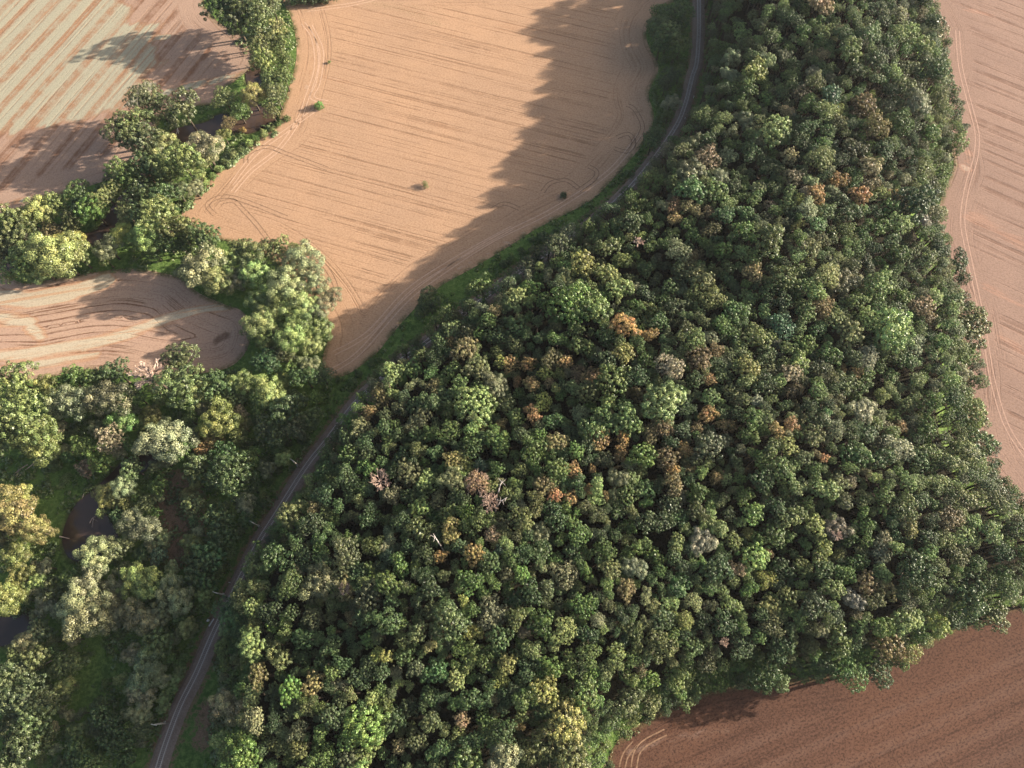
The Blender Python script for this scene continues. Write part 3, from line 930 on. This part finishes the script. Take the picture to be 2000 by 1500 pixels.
def throw(n, rmin, rmax, tight):
    global cnt
    xy = np.column_stack([rng.uniform(lo[0], hi[0], n), rng.uniform(lo[1], hi[1], n)])
    r = rng.uniform(rmin, rmax, n) * (1 + 0.16 * softnoise(xy, 60, 3))
    tg = tight * (1 + 0.10 * softnoise(xy, 24, 4))
    z = hill(xy)
    hc = 11.5 + 0.75 * np.minimum(r, 6.5) + rng.uniform(-1.6, 1.6, n)
    hc = hc + np.where(seg_dist(xy, RAIL_XY, False) < 17, rng.uniform(2.5, 8.0, n), 0)
    uv, sc = proj(np.column_stack([xy, z + hc]))
    rp = r * sc
    ok = inside(uv, CROWN_EDGE) & (seg_dist(uv, CROWN_EDGE) > rp * np.where(uv[:, 0] < np.where(uv[:, 1] < 320, 1440, np.where(uv[:, 1] < 860, 1250, 560)), 0.45, 0.78))
    ok &= seg_dist(xy, RAIL_XY, False) > 3.6
    ok &= (uv[:, 0] > -40) & (uv[:, 0] < 2045) & (uv[:, 1] > -170) & (uv[:, 1] < 1560)
    for i in np.nonzero(ok)[0]:
        a = arr[:cnt]
        d2 = (a[:, 0] - xy[i, 0]) ** 2 + (a[:, 1] - xy[i, 1]) ** 2
        if (d2 < (tg[i] * (a[:, 2] + r[i])) ** 2).any():
            continue
        arr[cnt] = (xy[i, 0], xy[i, 1], r[i])
        cnt += 1
        trees.append(dict(x=xy[i, 0], y=xy[i, 1], z=z[i], hc=hc[i], r=r[i], c=None, src='fill', u=uv[i, 0], v=uv[i, 1], rpx=rp[i]))


throw(450, 4.9, 6.0, 0.86)
throw(3500, 3.6, 4.7, 0.80)
throw(14000, 2.6, 3.6, 0.75)
throw(36000, 1.7, 2.7, 0.69)

# colour of the plain forest crowns: mixed greens, browner in the middle, bluer up the slope far away, livelier near the lower edge
for t in trees:
    if t['src'] != 'fill':
        continue
    u, v = t['u'], t['v']
    q = [(t['x'], t['y'])]
    pa, pb, pc, pd = (float(softnoise(q, wl, k)[0]) for wl, k in ((42, 7), (34, 8), (55, 9), (26, 10)))
    w = {'g': 3.0 + 2 * pa, 'd': 2.6 + 2.4 * pb, 'o': 1.0 + 1.2 * pc, 'p': 0.9 - pb, 'k': 0.9 + pc, 'e': 0.12, 'w': 0.5 - 0.8 * pa, 'b': 0.10 + 0.5 * pd, 'y': 0.08 - .1 * pb}
    if v < 480:
        w.update(w=1.0 - pa, s=0.15 - .3 * pa, n=0.05 + .2 * pd)
    if u > 1350 and v > 480:
        w.update(o=1.5 + pc, p=1.8 - pb, w=0.6 - .6 * pa, s=0.08)
    if v > 1180 and 680 < u < 1250:
        w.update(g=4.5, p=1.2, b=0.08)
    if 880 < u < 1380 and 600 < v < 1000:
        w.update(b=0.45 + .7 * pd, n=0.06 + .1 * pd, a=0.05 + .15 * pd)
    if u < 900 and v > 850:
        w.update(d=4, g=3, k=1.2, p=0.3)
    if v > 860 and u < 560 - (v - 1000) * .2:
        w.update(e=2.0, p=2.5, g=3.5, d=1.0, y=.5, k=.3)
    ks = list(w)
    pw = np.clip([w[k] for k in ks], 0.01, None)
    t['c'] = rng.choice(ks, p=pw / pw.sum())
for u, v, r, c in RIVERSIDE:
    trees.append(place(u, v, r, hc_low if (v > 470 and u > 220 and v < 700) or v > 960 else hc_river, 'river', c))
WOOD = P('0,755 130,755 300,755 470,725 560,745 640,790 640,830 575,895 500,1010 440,1120 395,1190 360,1290 330,1350 290,1470 285,1500 0,1500')
OPEN = [P('0,880 60,880 150,900 200,930 130,1010 120,1060 150,1110 100,1140 60,1000 0,960'), P('150,1250 250,1215 290,1250 230,1330 240,1385 170,1400 130,1350'), P('325,925 375,900 365,1000 370,1095 335,1090 320,1010')]
fixed = [(t['u'], t['v'], t['rpx']) for t in trees if t['src'] == 'river']
n_r = 0
for _ in range(4000):
    u, v = rng.uniform(0, 640), rng.uniform(755, 1495)
    r = rng.uniform(9, 19)
    q = np.array([[u, v]])
    if not inside(q, WOOD)[0] or any(inside(q, o_)[0] for o_ in OPEN):
        continue
    if any(math.hypot(u - a, v - b_) < .72 * (r + c_) for a, b_, c_ in fixed):
        continue
    t = place(u, v, r, hc_river, 'river', str(rng.choice(list('wgdokpww'))))
    b = np.array([[t['x'], t['y']]])
    if seg_dist(b, RAIL_XY, False)[0] < 6 or any(inside(b, rv)[0] for rv in RIVER):
        continue
    if any(math.hypot(u - a, v - b_) < .72 * (r + c_) for a, b_, c_ in fixed):
        continue
    fixed.append((u, v, r))
    trees.append(t)
    n_r += 1
    if n_r > 110:
        break
for u, v, r, c in SHRUBS:
    trees.append(place(u, v, r, hc_shrub, 'shrub', c))
for u, v, r, c, lab in FIELD_SHRUBS:
    t = place(u, v, r, hc_shrub, 'shrub', c)
    t['label'] = lab
    trees.append(t)

# ------------------------------------------------------------------ labels: each crown is told from its neighbours by a landmark beside it
MARKS = [('the large dead tree by the swirled field', 290, 730), ('the dark spot in the swirled field', 430, 660), ('the brown river pool', 512, 232), ('the brown river arm', 370, 262), ('the dark river pond', 165, 1040), ('the reddish dry patch', 350, 1010),
         ('the long fallen branch', 52, 908), ('the dry grass patch by the track', 405, 1410), ('the lower tip of the tan field', 655, 735), ('the inner corner of the tan field', 357, 422), ('the upper end of the tan field', 580, 30), ('the short green bush in the tan field', 643, 121),
         ('the topmost railway pole', 583, 910), ('the second railway pole from the top', 507, 1027), ('the third railway pole from the top', 438, 1161), ('the lowest railway pole', 325, 1411), ('the curve of the tan field by the upper track', 1270, 190),
         ('the small corner pond', 30, 1250), ('the blunt end of the swirled field', 487, 640), ('the neck of the striped field', 420, 200),
         ('the bare pinkish-brown tree', 741, 937), ('the bare pink-grey tree', 955, 978), ('the pale bare tree in the upper forest', 1248, 472), ('the corner of the brown field', 1200, 1450), ('the brown field headland', 1600, 1340), ('the wheel tracks in the pink field', 1925, 700), ('the top corner of the pink field', 1850, 30), ('the bulge of the pink field', 1850, 400), ('the tan bush in the shade', 1101, 382),
         ('the paired orange crowns by the pink field', 1660, 722), ('the teal crown in mid-forest', 940, 908), ('the emerald crown in the upper forest', 1349, 371), ('the big lemon crown', 881, 1038), ('the large yellow-green crown by the brown field', 1105, 1409), ('the big pale crown', 930, 790), ('the orange cluster in mid-forest', 1171, 856), ('the orange crown on the crest', 1220, 639), ('the twin orange crowns near the tan field tip', 1012, 712),
         ('the golden round crown', 1780, 1031), ('the silvery pink-white crown', 1636, 1031), ('the small orange crown at the lower forest edge', 1014, 1416), ('the brown pair below the upper track', 1350, 505), ('the tan-topped crowns of the far forest', 1650, 360), ('the cut edge of the upper track', 1352, 150), ('the pale white crown', 1783, 674)]
ORD = ['first', 'second', 'third', 'fourth', 'fifth', 'sixth', 'seventh', 'eighth', 'ninth', 'tenth', 'eleventh', 'twelfth', 'thirteenth', 'fourteenth', 'fifteenth', 'sixteenth', 'seventeenth', 'eighteenth', 'nineteenth', 'twentieth']
ORD += ['twenty-' + q for q in ORD[:9]] + ['thirtieth'] + ['thirty-' + q for q in ORD[:9]]
DIRS = ['right of', 'above-right of', 'above', 'above-left of', 'left of', 'below-left of', 'below', 'below-right of']
TU = np.array([(t['u'], t['v']) for t in trees])
mk = np.array([(a, b) for _, a, b in MARKS])
order_cache = {}


def where(i):
    d = np.hypot(*(mk - TU[i]).T)
    for m in np.argsort(d)[:24]:
        dx, dy = TU[i] - mk[m]
        if math.hypot(dx, dy) < 8:
            continue
        o_ = int(round(math.atan2(-dy, dx) / (math.pi / 4))) % 8
        if (m, o_) not in order_cache:
            D = TU - mk[m]
            oc = np.round(np.arctan2(-D[:, 1], D[:, 0]) / (math.pi / 4)).astype(int) % 8
            dd = np.hypot(D[:, 0], D[:, 1])
            ids = [k for k in np.nonzero((oc == o_) & (dd >= 8))[0]]
            ids.sort(key=lambda k: dd[k])
            order_cache[(m, o_)] = ids
        rk = order_cache[(m, o_)].index(i)
        if rk < len(ORD):
            return f'{ORD[rk]} {DIRS[o_]} {MARKS[m][0]}'
    return None


def size_word(t):
    r = t['r']
    return 'very large' if r > 7.2 else 'large' if r > 5.4 else 'medium' if r > 3.8 else 'small'


# ------------------------------------------------------------------ build the trees
fill = [i for i, t in enumerate(trees) if t['src'] == 'fill']
in_frame = lambda t: -t['rpx'] * .3 < t['u'] < 2000 + t['rpx'] * .3 and -t['rpx'] * .3 < t['v'] < 1500 + t['rpx'] * .3
plain_marked = [i for i, t in enumerate(trees) if t['src'] == 'marked' and t['c'] not in 'alnby']
green = sorted([i for i in fill if in_frame(trees[i]) and where(i)], key=lambda i: -trees[i]['rpx'])
single = set(green[:300 - len(plain_marked)])
jit = lambda c, k=0.14: tuple(float(max(0.004, x * (1 + rng.uniform(-k, k)))) for x in c)


def tints(t):
    c = COL[t['c']][0]
    k = rng.uniform(0.82, 1.45)
    base = tuple(float(x * k) for x in jit(c, .10))
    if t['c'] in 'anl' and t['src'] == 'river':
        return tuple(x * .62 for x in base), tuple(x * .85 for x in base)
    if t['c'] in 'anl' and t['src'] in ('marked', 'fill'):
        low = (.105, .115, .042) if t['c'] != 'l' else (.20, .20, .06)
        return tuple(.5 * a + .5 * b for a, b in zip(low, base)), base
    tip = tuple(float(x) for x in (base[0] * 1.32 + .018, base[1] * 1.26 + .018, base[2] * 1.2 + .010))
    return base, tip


def kind_of(t):
    if t['src'] == 'river':
        return 'w' if t['c'] in 'wplye' else ('b' if rng.random() < .6 else 's')
    if t['src'] == 'shrub':
        return 'w' if rng.random() < .5 else 's'
    if t['r'] < 2.6 and rng.random() < 0.4 and t['c'] in 'tyg':
        return 'c'
    if t['c'] in 'ws':
        return 's' if rng.random() < .6 else 'w'
    return 'b' if rng.random() < 0.62 else 's'


GN_rows = []
NAMES = {'river': 'riverside_tree', 'shrub': 'shrub'}
for i, t in enumerate(trees):
    src = t['src']
    if src == 'bare':
        e = empty('bare_tree', (t['x'], t['y'], t['z']), rng.uniform(0, 6.28))
        tag(e, t['label'], 'bare tree')
        me = [BARES[0], BARES[1], BARES[2], BARE_PALE][t['k']]
        o = obj('branches', me, e)
        o.location = (0, 0, t['hc'] - t['r'] * .2)
        o.scale = (t['r'], t['r'], t['r'] * .9)
        tr = obj('trunk', TRUNKS[0], e)
        tr.scale = (t['hc'] * .9,) * 2 + (t['hc'] * .93,)
        if t['k'] == 2:
            cr = obj('crown', CROWNS['s'][0], e)
            cr.location = (0, 0, t['hc'])
            cr.scale = (t['r'] * .82,) * 3
            cr['tint'], cr['tint_tip'] = (.16, .11, .06), (.30, .20, .11)
        continue
    kd = kind_of(t)
    vi = int(rng.integers(len(CROWNS[kd])))
    tb, tt = tints(t)
    r, hc, rz = t['r'] * 1.06, t['hc'], float(rng.uniform(0, 6.28))
    zs = float(rng.uniform(.85, 1.15))
    if src == 'fill' and i not in single:
        GN_rows.append((t['x'], t['y'], t['z'], hc, r, zs, rz, kd, vi, tb, tt))
        continue
    wh = where(i)
    kind_word = {'b': 'bushy', 's': 'dense round', 'w': 'billowy', 'c': 'pointed'}[kd]
    if src == 'river':
        name, cat, grp = ('willow_tree', 'willow', 'pale billowy trees along the river') if kd == 'w' else ('riverside_tree', 'tree', 'broadleaf trees along the river and hedgerow')
    elif src == 'shrub':
        name, cat, grp = 'shrub', 'shrub', 'shrubs on banks, verges and fields'
    elif t['c'] in 'anlby':
        name, cat, grp = 'autumn_tree', 'tree', 'yellow, orange and brown trees in the forest'
    else:
        name, cat, grp = 'forest_tree', 'tree', 'green trees of the hill forest'
    e = empty(name, (t['x'], t['y'], t['z']), rz)
    if 'label' in t:
        lab = t['label']
    elif wh:
        lab = f"{size_word(t)} {COL[t['c']][1]} {'shrub' if src == 'shrub' else 'crown'}, {wh}" if src != 'shrub' else f"{COL[t['c']][1]} shrub, {wh}"
    else:
        lab = f"{size_word(t)} {COL[t['c']][1]} {kind_word} crown in the thick of the forest"
    if len(lab.replace(',', ' ').split()) > 15:
        lab = lab.replace(size_word(t) + ' ', '', 1)
    tag(e, lab, cat, grp)
    cr = obj('crown', CROWNS[kd][vi], e)
    cr.location = (0, 0, hc)
    cr.scale = (r * float(rng.uniform(.88, 1.14)), r * float(rng.uniform(.88, 1.14)), r * zs)
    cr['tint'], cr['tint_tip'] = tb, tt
    tr = obj('trunk', TRUNKS[vi % 4], e)
    tr.scale = (hc * .8 + r * .6,) * 2 + (hc,)

# the many smaller crowns between and behind them: one canopy
tcol = bpy.data.collections.new('canopy_parts')
order = {}
for kd in ('b', 'w', 's', 'c'):
    for vi, me in enumerate(CROWNS[kd]):
        o = bpy.data.objects.new(f'part_{len(order):03d}', me)
        tcol.objects.link(o)
        order[(kd, vi)] = len(order)
o = bpy.data.objects.new(f'part_{len(order):03d}', TRUNKS[0])
tcol.objects.link(o)
order['trunk'] = len(order)


def canopy():
    n = len(GN_rows)
    me = bpy.data.meshes.new('forest_canopy')
    pts, sc, rot, idx, t1, t2 = [], [], [], [], [], []
    for x, y, z, hc, r, zs, rz, kd, vi, tb, tt in GN_rows:
        for crown in (1, 0):
            pts.append((x, y, z + (hc if crown else 0)))
            sc.append((r * rng.uniform(.86, 1.16), r * rng.uniform(.86, 1.16), r * zs) if crown else (hc * .8 + r * .6,) * 2 + (hc,))
            rot.append((0, 0, rz))
            idx.append(order[(kd, vi)] if crown else order['trunk'])
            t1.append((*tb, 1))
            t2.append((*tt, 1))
    me.from_pydata(pts, [], [])
    for nm, ty, key, vals in (('inst_scale', 'FLOAT_VECTOR', 'vector', sc), ('inst_rot', 'FLOAT_VECTOR', 'vector', rot), ('inst_index', 'INT', 'value', idx), ('tint', 'FLOAT_COLOR', 'color', t1), ('tint_tip', 'FLOAT_COLOR', 'color', t2)):
        a = me.attributes.new(nm, ty, 'POINT')
        a.data.foreach_set(key, np.asarray(vals).ravel())
    ob = obj('forest_canopy', me)
    tag(ob, kind='stuff')
    ng = bpy.data.node_groups.new('canopy_scatter', 'GeometryNodeTree')
    ng.interface.new_socket('Geometry', in_out='INPUT', socket_type='NodeSocketGeometry')
    ng.interface.new_socket('Geometry', in_out='OUTPUT', socket_type='NodeSocketGeometry')
    gi, go = ng.nodes.new('NodeGroupInput'), ng.nodes.new('NodeGroupOutput')
    ip = ng.nodes.new('GeometryNodeInstanceOnPoints')
    ci = ng.nodes.new('GeometryNodeCollectionInfo')
    ci.inputs['Collection'].default_value = tcol
    ci.inputs['Separate Children'].default_value = True
    ci.inputs['Reset Children'].default_value = True
    L = ng.links.new

    def na(nm, dt):
        x = ng.nodes.new('GeometryNodeInputNamedAttribute')
        x.data_type = dt
        x.inputs['Name'].default_value = nm
        return x.outputs['Attribute']
    L(gi.outputs[0], ip.inputs['Points'])
    L(ci.outputs[0], ip.inputs['Instance'])
    ip.inputs['Pick Instance'].default_value = True
    L(na('inst_index', 'INT'), ip.inputs['Instance Index'])
    L(na('inst_scale', 'FLOAT_VECTOR'), ip.inputs['Scale'])
    L(na('inst_rot', 'FLOAT_VECTOR'), ip.inputs['Rotation'])
    L(ip.outputs[0], go.inputs[0])
    md = ob.modifiers.new('scatter', 'NODES')
    md.node_group = ng


canopy()


# ------------------------------------------------------------------ undergrowth: weeds and low brush on verges and banks
def undergrowth(name, polys, n, size, col, seed, avoid=True):
    g = np.random.default_rng(seed)
    V, Fc, va, hu = [], [], [], []
    for poly, share in polys:
        q = unproj(P(poly))
        a, b = q.min(0), q.max(0)
        m = int(n * share)
        xy = np.column_stack([g.uniform(a[0], b[0], m * 3), g.uniform(a[1], b[1], m * 3)])
        xy = xy[inside(xy, q)][:m]
        xy = xy[seg_dist(xy, RAIL_XY, False) > 3.1 + 1.2 * softnoise(xy, 6, 11)]
        for rv in RIVER:
            xy = xy[~inside(xy, rv)]
        keep = softnoise(xy, 9, 5) + 0.8 * softnoise(xy, 23, 6) + g.normal(0, .35, len(xy)) > 0.15
        xy = xy[keep]
        z = hill(xy)
        for (x, y), zz in zip(xy, z):
            k = 12
            s = size * g.uniform(.5, 1.5)
            v0, h0 = g.uniform(.15, .85), g.uniform(.2, .8)
            d = g.normal(size=(k, 3))
            d[:, 2] = np.abs(d[:, 2])
            d /= np.linalg.norm(d, axis=1)[:, None]
            pos = np.array([x, y, zz]) + d * s * np.array([1, 1, .7])
            t_ = np.cross(d, g.normal(size=(k, 3)))
            t_ /= np.linalg.norm(t_, axis=1)[:, None]
            b_ = np.cross(d, t_)
            w = s * .36
            base = len(V)
            for j in range(k):
                V.extend([pos[j] - t_[j] * w, pos[j] - b_[j] * w * .7, pos[j] + t_[j] * w, pos[j] + b_[j] * w * .7])
            Fc += [(base + 4 * j, base + 4 * j + 1, base + 4 * j + 2, base + 4 * j + 3) for j in range(k)]
            va += [v0] * (4 * k)
            hu += [h0] * (4 * k)
    me = mesh_np(name, V, Fc, M_LEAF)
    fattr(me, 'vary', va)
    fattr(me, 'vary_hue', hu)
    fattr(me, 'up', np.zeros(len(V)))
    o = obj(name, me)
    o['tint'], o['tint_tip'] = col, col
    return tag(o, kind='stuff')


undergrowth('verge_undergrowth', [
    ('640,740 690,728 740,690 805,612 860,566 930,525 1002,478 1055,446 1150,397 1195,355 1247,296 1275,255 1300,270 1240,350 1180,400 1110,450 1000,525 900,590 820,660 740,740 690,790 640,850 600,880 570,860', 1.0),
    ('1290,-10 1290,20 1268,55 1270,85 1290,133 1272,182 1282,224 1272,262 1300,262 1330,190 1345,100 1345,-10', .5)], 3600, 1.15, (.085, .125, .033), 41)
undergrowth('riverside_undergrowth', [
    ('0,760 120,750 300,745 480,720 560,760 640,850 520,1000 440,1130 400,1200 330,1380 290,1500 0,1500', 1.0),
    ('0,430 200,350 330,210 420,205 490,130 400,0 560,0 575,110 540,240 360,420 380,450 480,540 300,530 150,535 0,525', .6),
    ('540,240 545,262 500,285 450,325 400,375 358,420 340,405 380,345 440,300 490,268', .5), ('400,1500 430,1200 480,1120 470,1200 455,1500', .12)], 8000, 1.15, (.11, .15, .055), 42)
undergrowth('forest_edge_brush', [
    ('1240,1440 1300,1395 1420,1340 1600,1320 1740,1280 1900,1215 2000,1180 2000,1150 1700,1270 1400,1310 1280,1360 1200,1430', .5),
    ('1790,60 1830,60 1840,110 1832,170 1842,240 1862,310 1850,350 1830,400 1835,470 1850,540 1875,620 1888,720 1890,800 1905,880 1950,950 1930,960 1870,880 1850,700 1820,540 1800,400 1820,320 1800,200', 1.0)], 3000, 0.9, (.12, .13, .045), 43)



def margin_weeds():
    g = np.random.default_rng(77)
    P_ = []
    for lp in LOOPS:
        c = np.vstack([lp, lp[:1]])
        a = np.concatenate([[0], np.cumsum(np.linalg.norm(np.diff(c, axis=0), axis=1))])
        s_ = np.arange(0, a[-1], 0.55)
        q = np.column_stack([np.interp(s_, a, c[:, 0]), np.interp(s_, a, c[:, 1])])
        q += g.normal(0, 0.55, q.shape) + 0.5 * np.column_stack([softnoise(q, 11, 1), softnoise(q, 13, 2)])
        uv, _ = proj(np.column_stack([q, np.zeros(len(q))]))
        q = q[(uv[:, 0] > -20) & (uv[:, 0] < 2020) & (uv[:, 1] > -20) & (uv[:, 1] < 1520)]
        P_.append(q[softnoise(q, 17, 7) + g.normal(0, .6, len(q)) > -0.1])
    q = np.concatenate(P_)
    n, k = len(q), 8
    z = hill(q)
    s = g.uniform(.25, .75, n)
    d = g.normal(size=(n, k, 3))
    d[..., 2] = np.abs(d[..., 2])
    d /= np.linalg.norm(d, axis=2)[..., None]
    pos = np.concatenate([q, z[:, None]], 1)[:, None, :] + d * s[:, None, None] * np.array([1, 1, .7])
    t_ = np.cross(d, g.normal(size=d.shape))
    t_ /= np.linalg.norm(t_, axis=2)[..., None]
    b_ = np.cross(d, t_)
    w = (s * .45)[:, None, None]
    V = np.stack([pos - t_ * w, pos - b_ * w * .7, pos + t_ * w, pos + b_ * w * .7], 2).reshape(-1, 3)
    me = mesh_np('field_margin_weeds', V, np.arange(len(V)).reshape(-1, 4), M_LEAF)
    fattr(me, 'vary', np.repeat(g.uniform(.1, .9, n), 4 * k))
    fattr(me, 'vary_hue', np.repeat(g.uniform(.1, .8, n), 4 * k))
    fattr(me, 'up', np.zeros(len(V)))
    o = obj('field_margin_weeds', me)
    o['tint'], o['tint_tip'] = (.13, .135, .05), (.16, .15, .06)
    tag(o, kind='stuff')


margin_weeds()

# ------------------------------------------------------------------ poles along the track
def pole(u, v, label, h=10.5):
    p = unproj([(u, v)])[0]
    j = int(np.argmin(((RAIL_XY - p) ** 2).sum(1)))
    t = RAIL_XY[min(j + 1, len(RAIL_XY) - 1)] - RAIL_XY[max(j - 1, 0)]
    e = empty('railway_pole', (p[0], p[1], 0), math.atan2(t[1], t[0]))
    tag(e, label, 'pole', 'twin-legged poles along the railway')
    for s in (-1, 1):
        mb = MB()
        mb.tube((0, s * .85, 0), (0, s * .1, h), .24, .15, 8)
        obj('leg', mb.mesh('leg', M_POLE, True), e)
        mb = MB()
        mb.box((0, s * .85, .2), (.8, .7, .5))
        obj('footing', mb.mesh('footing', M_PAINT), e)
    mb = MB()
    mb.box((0, 0, h * .45), (.14, 1.25, .16))
    obj('brace', mb.mesh('brace', M_POLE), e)
    mb = MB()
    mb.box((0, 0, h - .35), (.18, 2.2, .18))
    arm = obj('crossarm', mb.mesh('crossarm', M_POLE), e)
    for s in (-.95, -.45, .45, .95):
        mb = MB()
        mb.tube((0, s, h - .26), (0, s, h - .02), .08, .1, 6)
        mb.tube((0, s, h - .02), (0, s, h + .1), .13, .06, 6)
        obj('insulator', mb.mesh('insulator', M_PORC), arm)


pole(584, 911, 'topmost of the four pale poles beside the railway')
pole(509, 1029, 'second pale railway pole from the top, above the pair of poles by the river trees')
pole(440, 1162, 'third pale railway pole from the top, facing the emerald forest crowns')
pole(326, 1411, 'lowest pale railway pole, beside the wide end of the track')


def small_box():
    p = unproj([(408, 1212)])[0]
    e = empty('trackside_cabinet', (p[0], p[1], 0), R(65))
    tag(e, 'small pale cabinet on the ballast shoulder below the third pole', 'cabinet')
    mb = MB()
    mb.box((0, 0, .55), (.8, .6, 1.1))
    obj('body', mb.mesh('body', M_PAINT), e)
    mb = MB()
    mb.box((0, 0, 1.14), (.9, .7, .08))
    obj('lid', mb.mesh('lid', M_PORC), e)
    p = unproj([(414, 1216)])[0]
    e = empty('concrete_beam', (p[0], p[1], .1), R(62))
    tag(e, 'long pale beam lying along the track beside the small cabinet', 'beam')
    mb = MB()
    mb.box((0, 0, .3), (3.2, .4, .35))
    o = obj('beam_body', mb.mesh('beam_body', M_PAINT), e)
    mb = MB()
    mb.box((-1.1, 0, .06), (.3, .6, .12))
    mb.box((1.1, 0, .06), (.3, .6, .12))
    obj('bearer', mb.mesh('bearer', M_CONCRETE), e)
    for u, v, lab in ((450, 1138, 'short white marker post beside the track above the third pole'), (1354, 192, 'short white marker post beside the far bend of the track'), (1337, 234, 'white marker post close to the forest at the far bend')):
        p = unproj([(u, v)])[0]
        e = empty('marker_post', (p[0], p[1], 0))
        tag(e, lab, 'marker post', 'white posts beside the track')
        mb = MB()
        mb.tube((0, 0, 0), (0, 0, 1.5), .13, .13, 8)
        obj('post', mb.mesh('post', M_PORC), e)
        mb = MB()
        mb.box((0, 0, 1.6), (.45, .08, .4))
        obj('plate', mb.mesh('plate', M_PORC), e)


small_box()


def log(px, label, r0=.28, mat=None, z=.3, twigs=5, name='fallen_branch'):
    q = catmull(unproj(P(px)), False, 4)
    base = Vector((q[0][0], q[0][1], 0))
    e = empty(name, base)
    tag(e, label, 'fallen branch')
    zz = hill(q) + z
    pts = [Vector((x, y, k)) - base for (x, y), k in zip(q, zz)]
    mb = MB()
    n = len(pts)
    for i in range(n - 1):
        mb.tube(pts[i], pts[i + 1], r0 * (1 - .75 * i / n), r0 * (1 - .75 * (i + 1) / n), 6)
    obj('stem', mb.mesh('stem', mat or M_DEADWOOD, True), e)
    mb = MB()
    g = random.Random(len(px))
    for k in range(twigs):
        i = g.randrange(n // 3, n - 1)
        d = (pts[i + 1] - pts[i]).normalized()
        s = g.choice((-1, 1))
        e2 = pts[i] + (d + Vector((-d.y, d.x, .3)) * s * g.uniform(.5, 1)) * g.uniform(1.2, 2.8)
        mb.tube(pts[i], e2, r0 * .4, r0 * .15, 4)
    if twigs:
        obj('twigs', mb.mesh('twigs', mat or M_DEADWOOD), e)


log('90,872 72,898 55,915 22,934', 'long pale fallen branch curving across the green meadow', .35)
log('55,908 38,918 20,936', 'shorter fallen branch lying against the long one in the meadow', .25, twigs=2)
log('24,1163 40,1164 62,1167', 'straight pale log under the yellow trees at the photo edge', .3)
log('102,1290 88,1298 72,1310', 'pale fallen branch beside the small corner pond', .3)
log('117,1048 127,1050 136,1052', 'short pale log jutting into the dark river pond', .25, twigs=0)
log('176,1022 181,1012 184,1015', 'pale twig bundle sticking out of the dark river pond', .16)
log('162,972 164,966 165,962', 'thin pale stick at the upper bank of the dark pond', .14, twigs=0)
log('340,230 346,246 349,262', 'white dead branch reaching into the brown river arm', .22, M_WHITEWOOD)

# broken white stems among the crowns
def stub(u, v, du, dv, L, label):
    p = unproj([(u, v)], 30)[0]
    z = float(hill([p])[0])
    e = empty('broken_dead_tree', (p[0], p[1], z))
    tag(e, label, 'dead tree', 'broken white trees in the forest')
    top = 15.5
    mb = MB()
    mb.tube((0, 0, 0), (du * .2, dv * .2, top * .6), .34, .25, 7)
    mb.tube((du * .2, dv * .2, top * .6), (du * .6, dv * .6, top + 2), .25, .2, 7)
    mb.tube((du * .6, dv * .6, top + 2), (du * L, dv * L, top + 4.5), .2, .08, 6)
    obj('trunk', mb.mesh('trunk', M_WHITEWOOD, True), e)
    g = random.Random(int(u))
    mb = MB()
    for k in range(6):
        f_ = g.uniform(.6, L)
        a = Vector((du * f_, dv * f_, top + 2 + 2.5 * (f_ - .6) / max(L - .6, .1)))
        b = a + Vector((g.uniform(-2, 2), g.uniform(-2, 2), g.uniform(.2, 1.6)))
        mb.tube(a, b, .11, .03, 4)
    obj('branches', mb.mesh('branches', M_WHITEWOOD), e)


stub(966, 1000, 4, 1.5, 1.2, 'white broken dead tree with stubby branches below the bare pink-grey tree')
stub(970, 982, 2, 4, 1.1, 'thin white dead stem beside the bare pink-grey tree')
stub(868, 1078, -2, 3, 1.1, 'small white dead snag between the lemon crown and the orange crown')

# ------------------------------------------------------------------ haze
def haze():
    mb = MB()
    mb.box((0, 180, H / 2 + 1), (1400, 1300, H + 10))
    t = bpy.data.materials.new('haze_air')
    t.use_nodes = True
    nt = t.node_tree
    nt.nodes.remove(nt.nodes['Principled BSDF'])
    pv = nt.nodes.new('ShaderNodeVolumePrincipled')
    pv.inputs['Color'].default_value = (.86, .92, 1, 1)
    pv.inputs['Density'].default_value = HAZE
    pv.inputs['Anisotropy'].default_value = 0.2
    nt.links.new(pv.outputs[0], nt.nodes['Material Output'].inputs['Volume'])
    o = obj('haze', mb.mesh('haze', t))
    tag(o, kind='stuff')


HAZE = 0.000026
haze()
